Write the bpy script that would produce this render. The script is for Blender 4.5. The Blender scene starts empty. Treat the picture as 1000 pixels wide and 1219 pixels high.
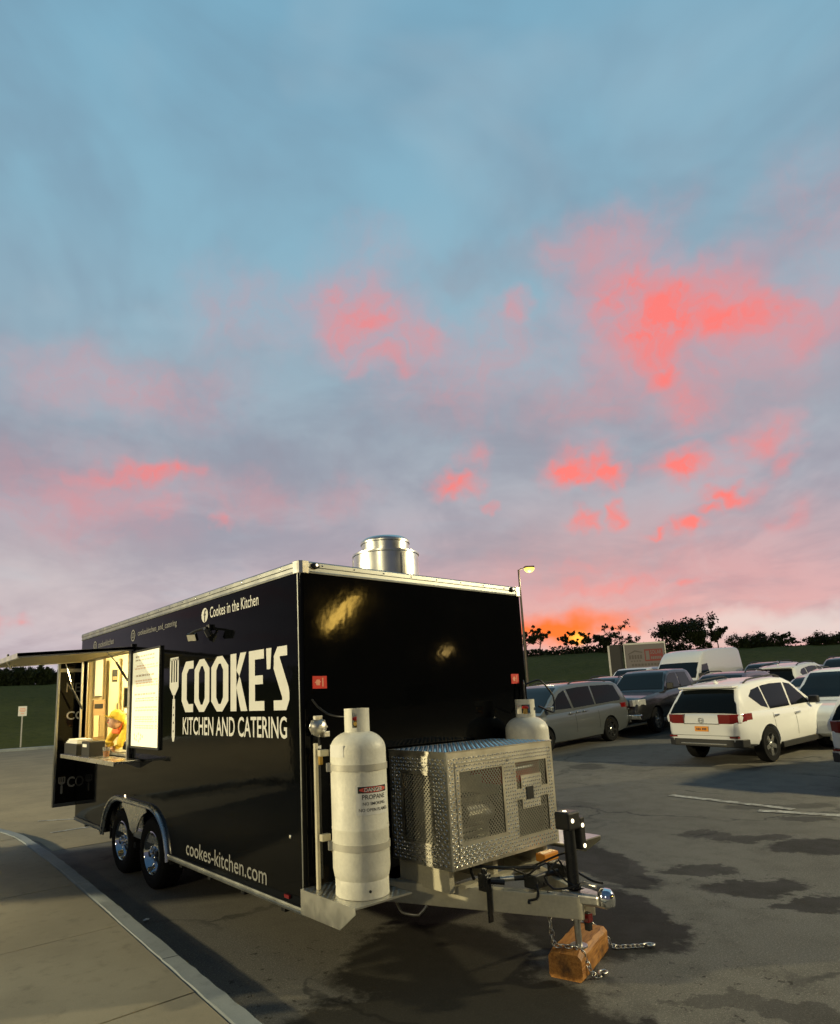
import bpy, bmesh, math, random
import numpy as np
from mathutils import Matrix, Vector
random.seed(7)
rng = np.random.default_rng(5)
R = math.radians
scene = bpy.context.scene
col = scene.collection

# ------------------------------------------------------------------ camera
YAW, PITCH, ROLL = R(39.67), R(10.42), R(-2.26)
FPX, CXP, CYP = 763.0, 440.5, 690.9            # focal length and principal point, photo pixels (1000 x 1219)
CAM = np.array([-2.5518, -3.8839, 1.7910])
def _axes():
    cy, sy = math.cos(YAW), math.sin(YAW)
    f = np.array([sy*math.cos(PITCH), cy*math.cos(PITCH), math.sin(PITCH)])
    r0 = np.array([cy, -sy, 0.0]); u0 = np.cross(r0, f)
    return (math.cos(ROLL)*r0 + math.sin(ROLL)*u0, -math.sin(ROLL)*r0 + math.cos(ROLL)*u0, f)
CR, CU, CF = _axes()
def ray(x, y): return CF + CR*(x-CXP)/FPX - CU*(y-CYP)/FPX
def onz(x, y, z=0.0):
    d = ray(x, y); return CAM + d*((z-CAM[2])/d[2])
def onx(x, y, X):
    d = ray(x, y); return CAM + d*((X-CAM[0])/d[0])
def ony(x, y, Y):
    d = ray(x, y); return CAM + d*((Y-CAM[1])/d[1])
cd = bpy.data.cameras.new('camera'); cam = bpy.data.objects.new('camera', cd); col.objects.link(cam)
cd.sensor_fit = 'HORIZONTAL'; cd.sensor_width = 36.0; cd.lens = 36.0*FPX/1000.0
cd.shift_x = (500-CXP)/1000.0; cd.shift_y = (CYP-609.5)/1000.0
cd.clip_start = 0.05; cd.clip_end = 3000
M = Matrix.Identity(4)
for i in range(3):
    M[i][0] = CR[i]; M[i][1] = CU[i]; M[i][2] = -CF[i]; M[i][3] = CAM[i]
cam.matrix_world = M
scene.camera = cam

# ------------------------------------------------------------------ node helpers
class NT:
    def __init__(s, tree): s.t = tree; s.n = tree.nodes; s.l = tree.links
    def new(s, typ, **kw):
        n = s.n.new(typ)
        for k, v in kw.items(): setattr(n, k, v)
        return n
    def put(s, sock, v):
        if isinstance(v, bpy.types.NodeSocket): s.l.new(v, sock)
        elif v is not None: sock.default_value = v
    def m(s, op, a, b=None, c=None, clamp=False):
        n = s.new('ShaderNodeMath', operation=op, use_clamp=clamp)
        s.put(n.inputs[0], a); s.put(n.inputs[1], b)
        if c is not None: s.put(n.inputs[2], c)
        return n.outputs[0]
    def v(s, op, a, b=None):
        n = s.new('ShaderNodeVectorMath', operation=op); s.put(n.inputs[0], a); s.put(n.inputs[1], b)
        return n.outputs['Value'] if op in ('LENGTH', 'DOT_PRODUCT', 'DISTANCE') else n.outputs[0]
    def vma(s, a, b, c):
        n = s.new('ShaderNodeVectorMath', operation='MULTIPLY_ADD'); s.put(n.inputs[0], a); s.put(n.inputs[1], b); s.put(n.inputs[2], c); return n.outputs[0]
    def noise(s, vec, scale, detail=4, rough=0.55, dist=0.0, out=0):
        n = s.new('ShaderNodeTexNoise'); s.put(n.inputs['Vector'], vec)
        n.inputs['Scale'].default_value = scale; n.inputs['Detail'].default_value = detail
        n.inputs['Roughness'].default_value = rough; n.inputs['Distortion'].default_value = dist
        return n.outputs[out]
    def mr(s, x, a, b, c=0.0, d=1.0, smooth=True):
        n = s.new('ShaderNodeMapRange'); n.interpolation_type = 'SMOOTHSTEP' if smooth else 'LINEAR'
        s.put(n.inputs[0], x)
        for i, q in enumerate((a, b, c, d)): s.put(n.inputs[i+1], q)
        return n.outputs[0]
    def mix(s, f, a, b, blend='MIX'):
        n = s.new('ShaderNodeMix', data_type='RGBA', blend_type=blend)
        s.put(n.inputs[0], f)
        s.put(n.inputs[6], a if isinstance(a, bpy.types.NodeSocket) else (*a[:3], 1)); s.put(n.inputs[7], b if isinstance(b, bpy.types.NodeSocket) else (*b[:3], 1))
        return n.outputs[2]
    def xyz(s, x, y, z=0.0):
        n = s.new('ShaderNodeCombineXYZ'); s.put(n.inputs[0], x); s.put(n.inputs[1], y); s.put(n.inputs[2], z); return n.outputs[0]
    def sep(s, v):
        n = s.new('ShaderNodeSeparateXYZ'); s.put(n.inputs[0], v); return n.outputs
    def ramp(s, f, stops):
        n = s.new('ShaderNodeValToRGB'); s.put(n.inputs[0], f); e = n.color_ramp.elements
        while len(e) > 1: e.remove(e[-1])
        e[0].position, e[0].color = stops[0][0], (*stops[0][1], 1)
        for p, c in stops[1:]:
            k = e.new(p); k.color = (*c, 1)
        return n.outputs[0]
def lin(*c):
    return tuple((v/255/12.92 if v/255 <= 0.04045 else ((v/255+0.055)/1.055)**2.4) for v in c)

# ------------------------------------------------------------------ sky: dusk sky with lit clouds
def azel(px, py):
    d = ray(px, py); return math.atan2(d[0], d[1]), math.atan2(d[2], math.hypot(d[0], d[1]))
SUN_AZ, SUN_EL = azel(688, 760)
world = bpy.data.worlds.new('World'); scene.world = world; world.use_nodes = True
w = NT(world.node_tree); w.n.clear()
tc = w.new('ShaderNodeTexCoord')
dirv = w.v('NORMALIZE', tc.outputs['Generated'])
sx, sy, sz = w.sep(dirv)
az = w.m('ARCTAN2', sx, sy); el = w.m('ARCSINE', w.m('MINIMUM', w.m('MAXIMUM', sz, -1.0), 1.0))
# cloud-deck coordinates (flat layer overhead) for the generic cloud texture
den = w.m('ADD', w.m('MAXIMUM', sz, 0.0), 0.18)
deck = w.xyz(w.m('DIVIDE', sx, den), w.m('DIVIDE', sy, den), 0.0)
p0 = w.xyz(az, el, 0.0)
wn = w.noise(p0, 7.0, 4, 0.6, out=1); wn2 = w.noise(p0, 26.0, 3, 0.6, out=1)
warp = w.v('ADD', w.v('MULTIPLY', w.v('SUBTRACT', wn, (.5, .5, .5)), (.16, .13, 0)), w.v('MULTIPLY', w.v('SUBTRACT', wn2, (.5, .5, .5)), (.038, .030, 0)))
pw = w.v('ADD', p0, warp)
base = w.ramp(w.m('MULTIPLY', el, 1/0.9), [
    (0.00, lin(218, 190, 190)), (0.08, lin(212, 188, 190)), (0.17, lin(196, 182, 188)), (0.28, lin(178, 176, 186)), (0.42, lin(164, 176, 188)),
    (0.58, lin(150, 180, 196)), (0.74, lin(138, 180, 200)), (1.0, lin(126, 174, 198))])
# glow towards the sunset, cooler away from it
daz = w.m('SUBTRACT', az, SUN_AZ)
cosd = w.m('COSINE', daz)
lowe = w.mr(el, 0.34, 0.0)
base = w.mix(w.m('MULTIPLY', w.m('MULTIPLY', w.mr(cosd, 0.83, 1.0), lowe), 0.62), base, lin(246, 158, 154))
base = w.mix(w.m('MULTIPLY', w.m('MULTIPLY', w.mr(cosd, 0.93, 0.70), w.mr(el, 0.16, 0.0)), 0.75), base, lin(190, 195, 208))
# grey cloud sheets
g1 = w.noise(deck, 1.5, 5, 0.58, 0.6)
g2 = w.noise(w.v('ADD', deck, (5.2, 1.7, 0)), 3.4, 3, 0.6, 0.4)
gm = w.mr(w.m('ADD', w.m('MULTIPLY', g1, 0.74), w.m('MULTIPLY', g2, 0.26)), 0.40, 0.62)
base = w.mix(w.m('MULTIPLY', gm, 0.62), base, w.ramp(w.m('MULTIPLY', el, 1/0.9), [(0, lin(182, 156, 164)), (.2, lin(156, 148, 162)), (.45, lin(134, 146, 164)), (1, lin(116, 150, 172))]))
gl = w.mr(w.noise(w.v('ADD', deck, (9.0, 3.0, 0)), 2.2, 3, 0.6, 0.5), 0.5, 0.72)
base = w.mix(w.m('MULTIPLY', gl, 0.25), base, lin(172, 190, 202))
def blobs(lst):
    tot = None
    for (px, py, rx, ry, st) in lst:
        a, e = azel(px, py); ca = math.cos(e)
        q = w.vma(pw, (FPX/(rx*1.12)*ca, FPX/(ry*1.12), 0), (-a*FPX/(rx*1.12)*ca, -e*FPX/(ry*1.12), 0))
        b = w.mr(w.v('LENGTH', q), 1.36, 0.05, 0.0, st*1.10)
        tot = b if tot is None else w.m('MAXIMUM', tot, b)
    return tot
soft = blobs([(70, 590, 130, 60, .5), (200, 470, 80, 40, .4), (150, 455, 130, 34, .55), (95, 610, 110, 45, .5), (290, 375, 65, 50, .35), (545, 455, 95, 45, .5), (710, 470, 75, 40, .55), (985, 250, 60, 60, .4),
    (720, 285, 70, 40, .6), (440, 300, 60, 30, .25), (400, 585, 50, 20, .35), (600, 420, 60, 40, .4), (740, 690, 190, 60, .6), (290, 600, 90, 30, .45), (820, 430, 130, 60, .6)])
fn = w.noise(pw, 22.0, 4, 0.62)
fn0 = w.noise(pw, 9.0, 3, 0.6)
gry = blobs([(60, 530, 150, 55, .6), (310, 555, 170, 50, .55), (470, 510, 130, 40, .5), (600, 640, 170, 30, .4), (900, 470, 100, 40, .45), (640, 510, 80, 40, .5), (100, 660, 200, 30, .4), (560, 330, 100, 30, .35), (250, 430, 150, 30, .35)])
base0 = base
base = w.mix(w.m('MULTIPLY', gry, w.mr(fn0, 0.3, 0.65, 0.4, 1.0)), base, lin(150, 148, 162))
base = w.mix(w.m('MULTIPLY', soft, w.mr(fn, 0.25, 0.7, 0.35, 1.0)), base, lin(210, 150, 156))
lit = blobs([(800, 388, 88, 46, 1.0), (745, 352, 62, 44, .74), (880, 376, 60, 26, .85), (950, 382, 60, 24, .5), (715, 290, 48, 32, .26), (805, 440, 46, 20, .8), (812, 482, 36, 28, .6),
    (432, 388, 66, 44, .66), (398, 352, 38, 30, .55), (484, 408, 44, 30, .55), (452, 436, 42, 18, .55), (610, 380, 18, 18, .5),
    (690, 556, 34, 26, 1.0), (722, 572, 26, 16, 1.0), (725, 608, 12, 11, .75), (684, 622, 24, 8, .7), (820, 552, 42, 21, .95), (878, 582, 30, 13, .9), (856, 604, 18, 9, .8),
    (830, 625, 19, 9, .9), (784, 631, 19, 6, .85), (905, 515, 32, 24, .62), (930, 548, 16, 14, .55), (958, 607, 22, 13, .45), (548, 568, 28, 14, .8), (570, 535, 20, 22, .45), (575, 598, 9, 8, .6),
    (160, 566, 72, 15, .75), (212, 568, 30, 18, .7), (190, 606, 30, 18, .4), (265, 628, 16, 9, .55), (110, 590, 60, 18, .35), (722, 688, 70, 12, .6), (822, 695, 24, 7, .65), (690, 668, 24, 9, .5), (4, 750, 14, 9, .75), (760, 718, 60, 7, .4)])
litm = w.m('MULTIPLY', lit, w.m('MULTIPLY', w.mr(fn, 0.28, 0.62, 0.80, 1.0), w.mr(w.noise(pw, 15.0, 4, 0.65), 0.34, 0.60, 0.74, 1.12)))
# the same lit clouds carry on round the sky, thinner with distance from the sunset
gen = w.mr(w.noise(w.v('ADD', deck, (2.4, 7.7, 0)), 2.6, 3, 0.6, 0.5), 0.56, 0.70)
outv = w.mr(cosd, 0.62, 0.45)
genm = w.m('MULTIPLY', w.m('MULTIPLY', gen, outv), 0.35)
litm = w.m('MAXIMUM', litm, genm)
skyc = w.mix(litm, base, w.mix(litm, lin(206, 156, 166), lin(255, 128, 122)))
# burning cloud above the sun
org = blobs([(672, 744, 62, 24, 1.0), (640, 747, 34, 14, .9), (730, 750, 24, 8, .7), (694, 754, 28, 14, 1.0)])
skyc = w.mix(org, skyc, (1.05, .13, .012))
pale = w.m('MULTIPLY', blobs([(960, 742, 150, 18, .85), (880, 758, 60, 8, .6), (40, 700, 160, 60, .35)]), 0.9)
skyc = w.mix(pale, skyc, lin(228, 212, 208))
sunp = w.mr(w.v('LENGTH', w.v('MULTIPLY', w.v('SUBTRACT', p0, (SUN_AZ, SUN_EL, 0)), (FPX/15, FPX/11, 0))), 1.0, 0.15)
skyc = w.mix(sunp, skyc, (1.8, 0.62, 0.06))
below = w.mr(sz, -0.02, -0.10)
skyc = w.mix(below, skyc, (0.06, 0.06, 0.05))
nish = w.new('ShaderNodeTexSky', sky_type='NISHITA', sun_disc=False, sun_elevation=max(SUN_EL, R(0.5)), sun_rotation=SUN_AZ, altitude=150)
# the half of the sky away from the sunset is already darker
dusk = w.mix(w.mr(cosd, -0.15, 0.62), (.15, .18, .24), (1, 1, 1))
skyc = w.mix(1.0, skyc, dusk, 'MULTIPLY')
# away from the sunset quarter only the plain sky and the thin clouds are needed (saves time)
rest = w.mix(1.0, w.mix(below, w.mix(genm, base0, lin(226, 140, 146)), (0.06, 0.06, 0.05)), dusk, 'MULTIPLY')
bg_a = w.new('ShaderNodeBackground'); w.put(bg_a.inputs[0], skyc); bg_a.inputs[1].default_value = 0.98
bg_n = w.new('ShaderNodeBackground'); w.put(bg_n.inputs[0], nish.outputs[0]); bg_n.inputs[1].default_value = 0.004
bg_r = w.new('ShaderNodeBackground'); w.put(bg_r.inputs[0], rest); bg_r.inputs[1].default_value = 0.98
inq = w.m('MULTIPLY', w.mr(w.m('ABSOLUTE', w.m('SUBTRACT', az, azel(500, 600)[0])), 1.05, 0.85), w.mr(el, -.06, -.03))
mixb = w.new('ShaderNodeMixShader'); w.put(mixb.inputs[0], inq); w.l.new(bg_r.outputs[0], mixb.inputs[1]); w.l.new(bg_a.outputs[0], mixb.inputs[2])
addb = w.new('ShaderNodeAddShader'); w.l.new(mixb.outputs[0], addb.inputs[0]); w.l.new(bg_n.outputs[0], addb.inputs[1])
wo = w.new('ShaderNodeOutputWorld'); w.l.new(addb.outputs[0], wo.inputs[0])
world.cycles.sampling_method = 'NONE'

# ------------------------------------------------------------------ sun, nearly gone behind the ridge
sl = bpy.data.lights.new('sun', 'SUN'); sl.energy = 0.25; sl.angle = R(0.6); sl.color = (1.0, 0.45, 0.22)
sun = bpy.data.objects.new('sun', sl); col.objects.link(sun)
sd = Vector((math.sin(SUN_AZ)*math.cos(SUN_EL), math.cos(SUN_AZ)*math.cos(SUN_EL), math.sin(SUN_EL)))
sun.rotation_euler = sd.to_track_quat('Z', 'Y').to_euler()

scene.render.engine = 'CYCLES'
scene.view_settings.view_transform = 'Standard'; scene.view_settings.look = 'None'
scene.view_settings.exposure = 0.0; scene.view_settings.gamma = 1.0
try: scene.view_settings.use_curve_mapping = False
except Exception: pass
scene.cycles.max_bounces = 5; scene.cycles.diffuse_bounces = 3; scene.cycles.glossy_bounces = 3; scene.cycles.sample_clamp_indirect = 6.0

# ------------------------------------------------------------------ materials
MATS = {}
def mat(name, color=(.5, .5, .5), rough=.5, metal=0.0, coat=0.0, spec=None, var=0.0, vscale=8.0, bump=0.0, bscale=60.0, rvar=0.0, emit=None, estr=0.0, coords='Object', stretch=(1, 1, 1), trans=0.0, ior=None, alpha=1.0):
    if name in MATS: return MATS[name]
    m = bpy.data.materials.new(name); m.use_nodes = True; MATS[name] = m
    k = NT(m.node_tree); b = k.n['Principled BSDF']
    b.inputs['Base Color'].default_value = (*color, 1); b.inputs['Roughness'].default_value = rough; b.inputs['Metallic'].default_value = metal
    if coat: b.inputs['Coat Weight'].default_value = coat; b.inputs['Coat Roughness'].default_value = 0.04
    if spec is not None: b.inputs['Specular IOR Level'].default_value = spec
    if trans: b.inputs['Transmission Weight'].default_value = trans
    if ior: b.inputs['IOR'].default_value = ior
    if alpha < 1: b.inputs['Alpha'].default_value = alpha
    if emit: b.inputs['Emission Color'].default_value = (*emit, 1); b.inputs['Emission Strength'].default_value = estr
    vec = None
    if var or bump or rvar:
        t = k.new('ShaderNodeTexCoord'); vec = k.v('MULTIPLY', t.outputs[coords], stretch)
    if var:
        n1 = k.noise(vec, vscale, 6, .62)
        n2 = k.noise(vec, vscale*9, 3, .6)
        f = k.m('ADD', k.m('MULTIPLY', n1, .7), k.m('MULTIPLY', n2, .3))
        lo = tuple(c*(1-var) for c in color); hi = tuple(min(1, c*(1+var)) for c in color)
        k.put(b.inputs['Base Color'], k.mix(k.mr(f, .3, .7), lo, hi))
    if rvar:
        n3 = k.noise(vec, vscale*1.7, 5, .6)
        k.put(b.inputs['Roughness'], k.mr(n3, .3, .72, max(.02, rough-rvar), min(1, rough+rvar)))
    if bump:
        n4 = k.noise(vec, bscale, 4, .6); bp = k.new('ShaderNodeBump'); bp.inputs['Strength'].default_value = bump; bp.inputs['Distance'].default_value = .01
        k.put(bp.inputs['Height'], n4); k.l.new(bp.outputs[0], b.inputs['Normal'])
    return m

mat('vinyl', (.0025, .0028, .0032), .06, spec=.15, rvar=.02, vscale=2, bump=.16, bscale=1.8)
mat('vinyl_inner', (.02, .02, .02), .4)
mat('trim', (.30, .31, .30), .40, 1.0, rvar=.05, vscale=4)
mat('aluminium', (.62, .61, .56), .34, 1.0, rvar=.05, vscale=4)
mat('steel_stack', (.74, .74, .70), .33, 1.0, rvar=.06, vscale=3, bump=.04, bscale=5)
mat('stainless', (.82, .80, .74), .27, 1.0, rvar=.04, vscale=3)
mat('chrome', (.85, .85, .85), .07, 1.0)
mat('rubber', (.007, .007, .007), .8, spec=.2, var=.3, vscale=20, bump=.3, bscale=60)
mat('black_plastic', (.014, .014, .014), .42, var=.2, vscale=20)
mat('black_steel', (.012, .012, .012), .35, var=.3, vscale=20, rvar=.1)
mat('lettering', (.60, .60, .57), .45, var=.05, vscale=10)
mat('lettering_grey', (.20, .20, .19), .5)
mat('frame_beige', (.50, .46, .34), .45, var=.15, vscale=7, rvar=.1, bump=.1, bscale=80)
mat('tank_paint', (.72, .70, .60), .45, var=.12, vscale=5, rvar=.12, bump=.18, bscale=60)
mat('brass', (.55, .36, .10), .35, 1.0)
mat('zinc', (.60, .58, .52), .38, 1.0, var=.2, vscale=30)
mat('red_mark', (.70, .03, .02), .35, var=.1, vscale=30)
mat('red_lens', (.16, .005, .005), .10, coat=.5)
mat('amber_lens', (.75, .28, .03), .2)
mat('sign_red', (.62, .03, .03), .5)
mat('white_label', (.78, .77, .72), .5, var=.04, vscale=20)
mat('black_ink', (.02, .02, .02), .6)
mat('white_int', (.78, .70, .46), .35, var=.05, vscale=4)
mat('fridge_white', (.80, .78, .70), .3)
mat('tan_wood', (.46, .30, .14), .5)
mat('paper', (.82, .81, .76), .7, var=.05, vscale=15)
mat('yellow_cloth', (.80, .55, .05), .7, var=.15, vscale=20, bump=.3, bscale=40)
mat('orange_cloth', (.80, .16, .03), .7, var=.12, vscale=20)
mat('navy_cloth', (.015, .02, .05), .75)
mat('skin', (.62, .36, .24), .5)
mat('hair', (.10, .05, .02), .6)
mat('glass', (.005, .007, .008), .05, spec=.26)
mat('clear', (.85, .88, .88), .05, trans=.9, ior=1.3)
mat('asph_dark', (.02, .02, .02), .8)
mat('lamp_white', (.25, .15, .03), .5, emit=(1.0, .55, .055), estr=5)
mat('led_panel', (.9, .9, .8), .4, emit=(1.0, .84, .48), estr=6)
mat('marker_led', (.9, .85, .7), .3, emit=(1.0, .85, .55), estr=3)
mat('flood_lens', (.6, .58, .5), .25)
mat('pole_metal', (.10, .085, .07), .5, .6)
mat('pole_galv', (.45, .45, .43), .5, .8, var=.15, vscale=10)
def wood_mat():
    m = bpy.data.materials.new('timber'); m.use_nodes = True; MATS['timber'] = m
    k = NT(m.node_tree); b = k.n['Principled BSDF']; t = k.new('ShaderNodeTexCoord')
    v = k.v('MULTIPLY', t.outputs['Object'], (2.2, 22, 22))
    n = k.noise(v, 1.6, 6, .65, 1.4); n2 = k.noise(t.outputs['Object'], 9, 4, .6)
    c = k.ramp(n, [(.25, (.16, .055, .010)), (.5, (.46, .19, .035)), (.72, (.62, .30, .07))])
    c = k.mix(k.mr(n2, .5, .75), c, (.10, .045, .015)); k.put(b.inputs['Base Color'], c); b.inputs['Roughness'].default_value = .62
    bp = k.new('ShaderNodeBump'); bp.inputs['Strength'].default_value = .4; bp.inputs['Distance'].default_value = .006; k.put(bp.inputs['Height'], n); k.l.new(bp.outputs[0], b.inputs['Normal'])
wood_mat()
def paint(name, c, rough=.30, metal=0.0): return mat(name, c, rough, metal, coat=.9)
paint('paint_white', (.72, .73, .73)); paint('paint_silver', (.13, .145, .155), .32, .4); paint('paint_black', (.012, .013, .015)); paint('paint_grey', (.12, .13, .14)); paint('paint_maroon', (.05, .016, .018)); paint('paint_cool', (.66, .69, .70))

# ------------------------------------------------------------------ mesh helpers
def tag(o, label=None, cat=None, group=None, kind=None):
    for a, b in (('label', label), ('category', cat), ('group', group), ('kind', kind)):
        if b: o[a] = b
    return o
def thing(name, label, cat, loc=(0, 0, 0), rz=0.0, group=None):
    o = bpy.data.objects.new(name, None); col.objects.link(o); o.empty_display_size = .2
    o.location = loc; o.rotation_euler = (0, 0, rz); return tag(o, label, cat, group)
def link_mesh(name, me, m, parent=None):
    o = bpy.data.objects.new(name, me); col.objects.link(o)
    if m is not None:
        if len(me.materials) == 0: me.materials.append(MATS[m] if isinstance(m, str) else m)
    if parent: o.parent = parent
    return o
class MB:
    def __init__(s): s.v = []; s.f = []
    def add(s, vs, fs):
        o = len(s.v); s.v += [tuple(map(float, p)) for p in vs]; s.f += [tuple(i+o for i in f) for f in fs]; return s
    def box(s, x0, x1, y0, y1, z0, z1, mx=None):
        vs = [(x, y, z) for z in (z0, z1) for y in (y0, y1) for x in (x0, x1)]
        if mx is not None: vs = [mx @ Vector(p) for p in vs]
        return s.add(vs, [(0, 2, 3, 1), (4, 5, 7, 6), (0, 1, 5, 4), (2, 6, 7, 3), (0, 4, 6, 2), (1, 3, 7, 5)])
    def prism(s, poly, d0, d1, mp):
        # poly (a,b) pairs, mp(a,b,d) -> xyz
        n = len(poly); vs = [mp(a, b, d0) for a, b in poly] + [mp(a, b, d1) for a, b in poly]
        return s.add(vs, [tuple(range(n))[::-1], tuple(range(n, 2*n))] + [(i, (i+1) % n, n+(i+1) % n, n+i) for i in range(n)])
    def tube(s, pts, r, n=8, caps=True, closed=False):
        P = [Vector(p) for p in pts]; k = len(P); rr = r if isinstance(r, (list, tuple)) else [r]*k
        vs = []; up = None
        for i, p in enumerate(P):
            if closed: t = (P[(i+1) % k]-P[i-1])
            else: t = P[min(i+1, k-1)]-P[max(i-1, 0)]
            t.normalize()
            if up is None:
                up = Vector((0, 0, 1)) if abs(t.z) < .9 else Vector((1, 0, 0))
            a = t.cross(up)
            if a.length < 1e-4: a = t.cross(Vector((0, 1, 0)))
            a.normalize(); b = a.cross(t).normalized(); up = b
            for j in range(n):
                an = 2*math.pi*j/n; vs.append(p + (a*math.cos(an)+b*math.sin(an))*rr[i])
        fs = []
        for i in range(k if closed else k-1):
            for j in range(n):
                i2 = (i+1) % k
                fs.append((i*n+j, i*n+(j+1) % n, i2*n+(j+1) % n, i2*n+j))
        if caps and not closed: fs += [tuple(range(n))[::-1], tuple((k-1)*n+j for j in range(n))]
        return s.add(vs, fs)
    def lathe(s, prof, n=32, mx=None, closed=False, arc=None):
        # prof (r,z) round z; mx places it
        vs = []; k = len(prof); full = arc is None
        a0, a1 = (0, 2*math.pi) if full else arc
        m_ = n if full else n+1
        for j in range(m_):
            a = a0+(a1-a0)*j/n; c, d = math.cos(a), math.sin(a)
            for r, z in prof:
                p = Vector((r*c, r*d, z)); vs.append(mx @ p if mx is not None else p)
        fs = []
        for j in range(n):
            j2 = (j+1) % m_
            for i in range(k if closed else k-1):
                i2 = (i+1) % k
                fs.append((j*k+i, j2*k+i, j2*k+i2, j*k+i2))
        return s.add(vs, fs)
    def mesh(s, name, smooth=None):
        me = bpy.data.meshes.new(name); me.from_pydata(s.v, [], s.f); me.update()
        bm = bmesh.new(); bm.from_mesh(me); bmesh.ops.remove_doubles(bm, verts=bm.verts, dist=1e-6) if smooth is not None else None
        bmesh.ops.recalc_face_normals(bm, faces=bm.faces); bm.to_mesh(me); bm.free()
        if smooth is not None:
            me.shade_smooth(); me.set_sharp_from_angle(angle=R(smooth))
        return me
    def build(s, name, m, parent=None, smooth=None, bevel=0.0, seg=2):
        o = link_mesh(name, s.mesh(name, smooth), m, parent)
        if bevel:
            b = o.modifiers.new('bevel', 'BEVEL'); b.width = bevel; b.segments = seg; b.limit_method = 'ANGLE'; b.angle_limit = R(40); b.harden_normals = False
        return o
def put(o, m): return o
def align(p, d):
    # matrix taking local z to direction d at point p
    q = Vector(d).normalized().to_track_quat('Z', 'Y'); return Matrix.Translation(Vector(p)) @ q.to_matrix().to_4x4()
def boolcut(o, cutters):
    for c in cutters:
        md = o.modifiers.new('cut', 'BOOLEAN'); md.operation = 'DIFFERENCE'; md.solver = 'EXACT'; md.object = c
    bpy.context.view_layer.update()
    dg = bpy.context.evaluated_depsgraph_get(); ev = o.evaluated_get(dg)
    me = bpy.data.meshes.new_from_object(ev); old = o.data; o.modifiers.clear(); o.data = me
    for c in cutters:
        d = c.data; bpy.data.objects.remove(c); bpy.data.meshes.remove(d)
    return o
def arc(cx, cy, rx, ry, a0, a1, n): return [(cx+rx*math.cos(R(a0+(a1-a0)*i/n)), cy+ry*math.sin(R(a0+(a1-a0)*i/n))) for i in range(n+1)]
SIDE = lambda y, z, d: (-d, y, z)          # outer face of the trailer's long side, d metres out
FRONT = lambda x, z, d: (x, -d, z)
def text_verts(s, bold=0.0, res=3):
    cu = bpy.data.curves.new('t', 'FONT'); cu.body = s; cu.size = 1.0; cu.offset = bold; cu.resolution_u = res; cu.fill_mode = 'BOTH'; cu.extrude = 0.0
    o = bpy.data.objects.new('t', cu); col.objects.link(o); bpy.context.view_layer.update()
    me = bpy.data.meshes.new_from_object(o.evaluated_get(bpy.context.evaluated_depsgraph_get()))
    v = np.array([p.co[:2] for p in me.vertices]); f = [tuple(p.vertices) for p in me.polygons]
    bpy.data.objects.remove(o); bpy.data.curves.remove(cu); bpy.data.meshes.remove(me)
    return v, f
def text(name, s, m, parent, a0, a1, b0, b1, mp, d=.003, bold=0.0):
    # flat print stretched to the box a0..a1, b0..b1 of a surface mp(a,b,d)
    v, f = text_verts(s, bold); lo, hi = v.min(0), v.max(0)
    me = bpy.data.meshes.new(name)
    me.from_pydata([mp(a0+(a1-a0)*(x-lo[0])/(hi[0]-lo[0]), b0+(b1-b0)*(y-lo[1])/(hi[1]-lo[1]), d) for x, y in v], [], f); me.update()
    return link_mesh(name, me, m, parent)
def flat(name, polys, m, parent, mp, d=.003):
    mb = MB()
    for p in polys: mb.add([mp(a, b, d) for a, b in p], [tuple(range(len(p)))])
    return link_mesh(name, mb.mesh(name), m, parent)

# ------------------------------------------------------------------ terrain
def T(x, y=0.0):
    if x < 8: return 0.0
    return .004*(x-8)**2 if x < 14.25 else .15625+.05*(x-14.25)
def gnd(px, py):
    d = ray(px, py); d = d/math.hypot(d[0], d[1]); t = 1.0
    while t < 150:
        P = CAM+d*t
        if P[2] <= T(P[0]): return P
        t += .01
    return P
GR = np.array([CR[0], CR[1]]); GR /= np.linalg.norm(GR); GROT = math.atan2(GR[1], GR[0])
def gcoord(P): return (P[0]*GR[0]+P[1]*GR[1], -P[0]*GR[1]+P[1]*GR[0])

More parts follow.
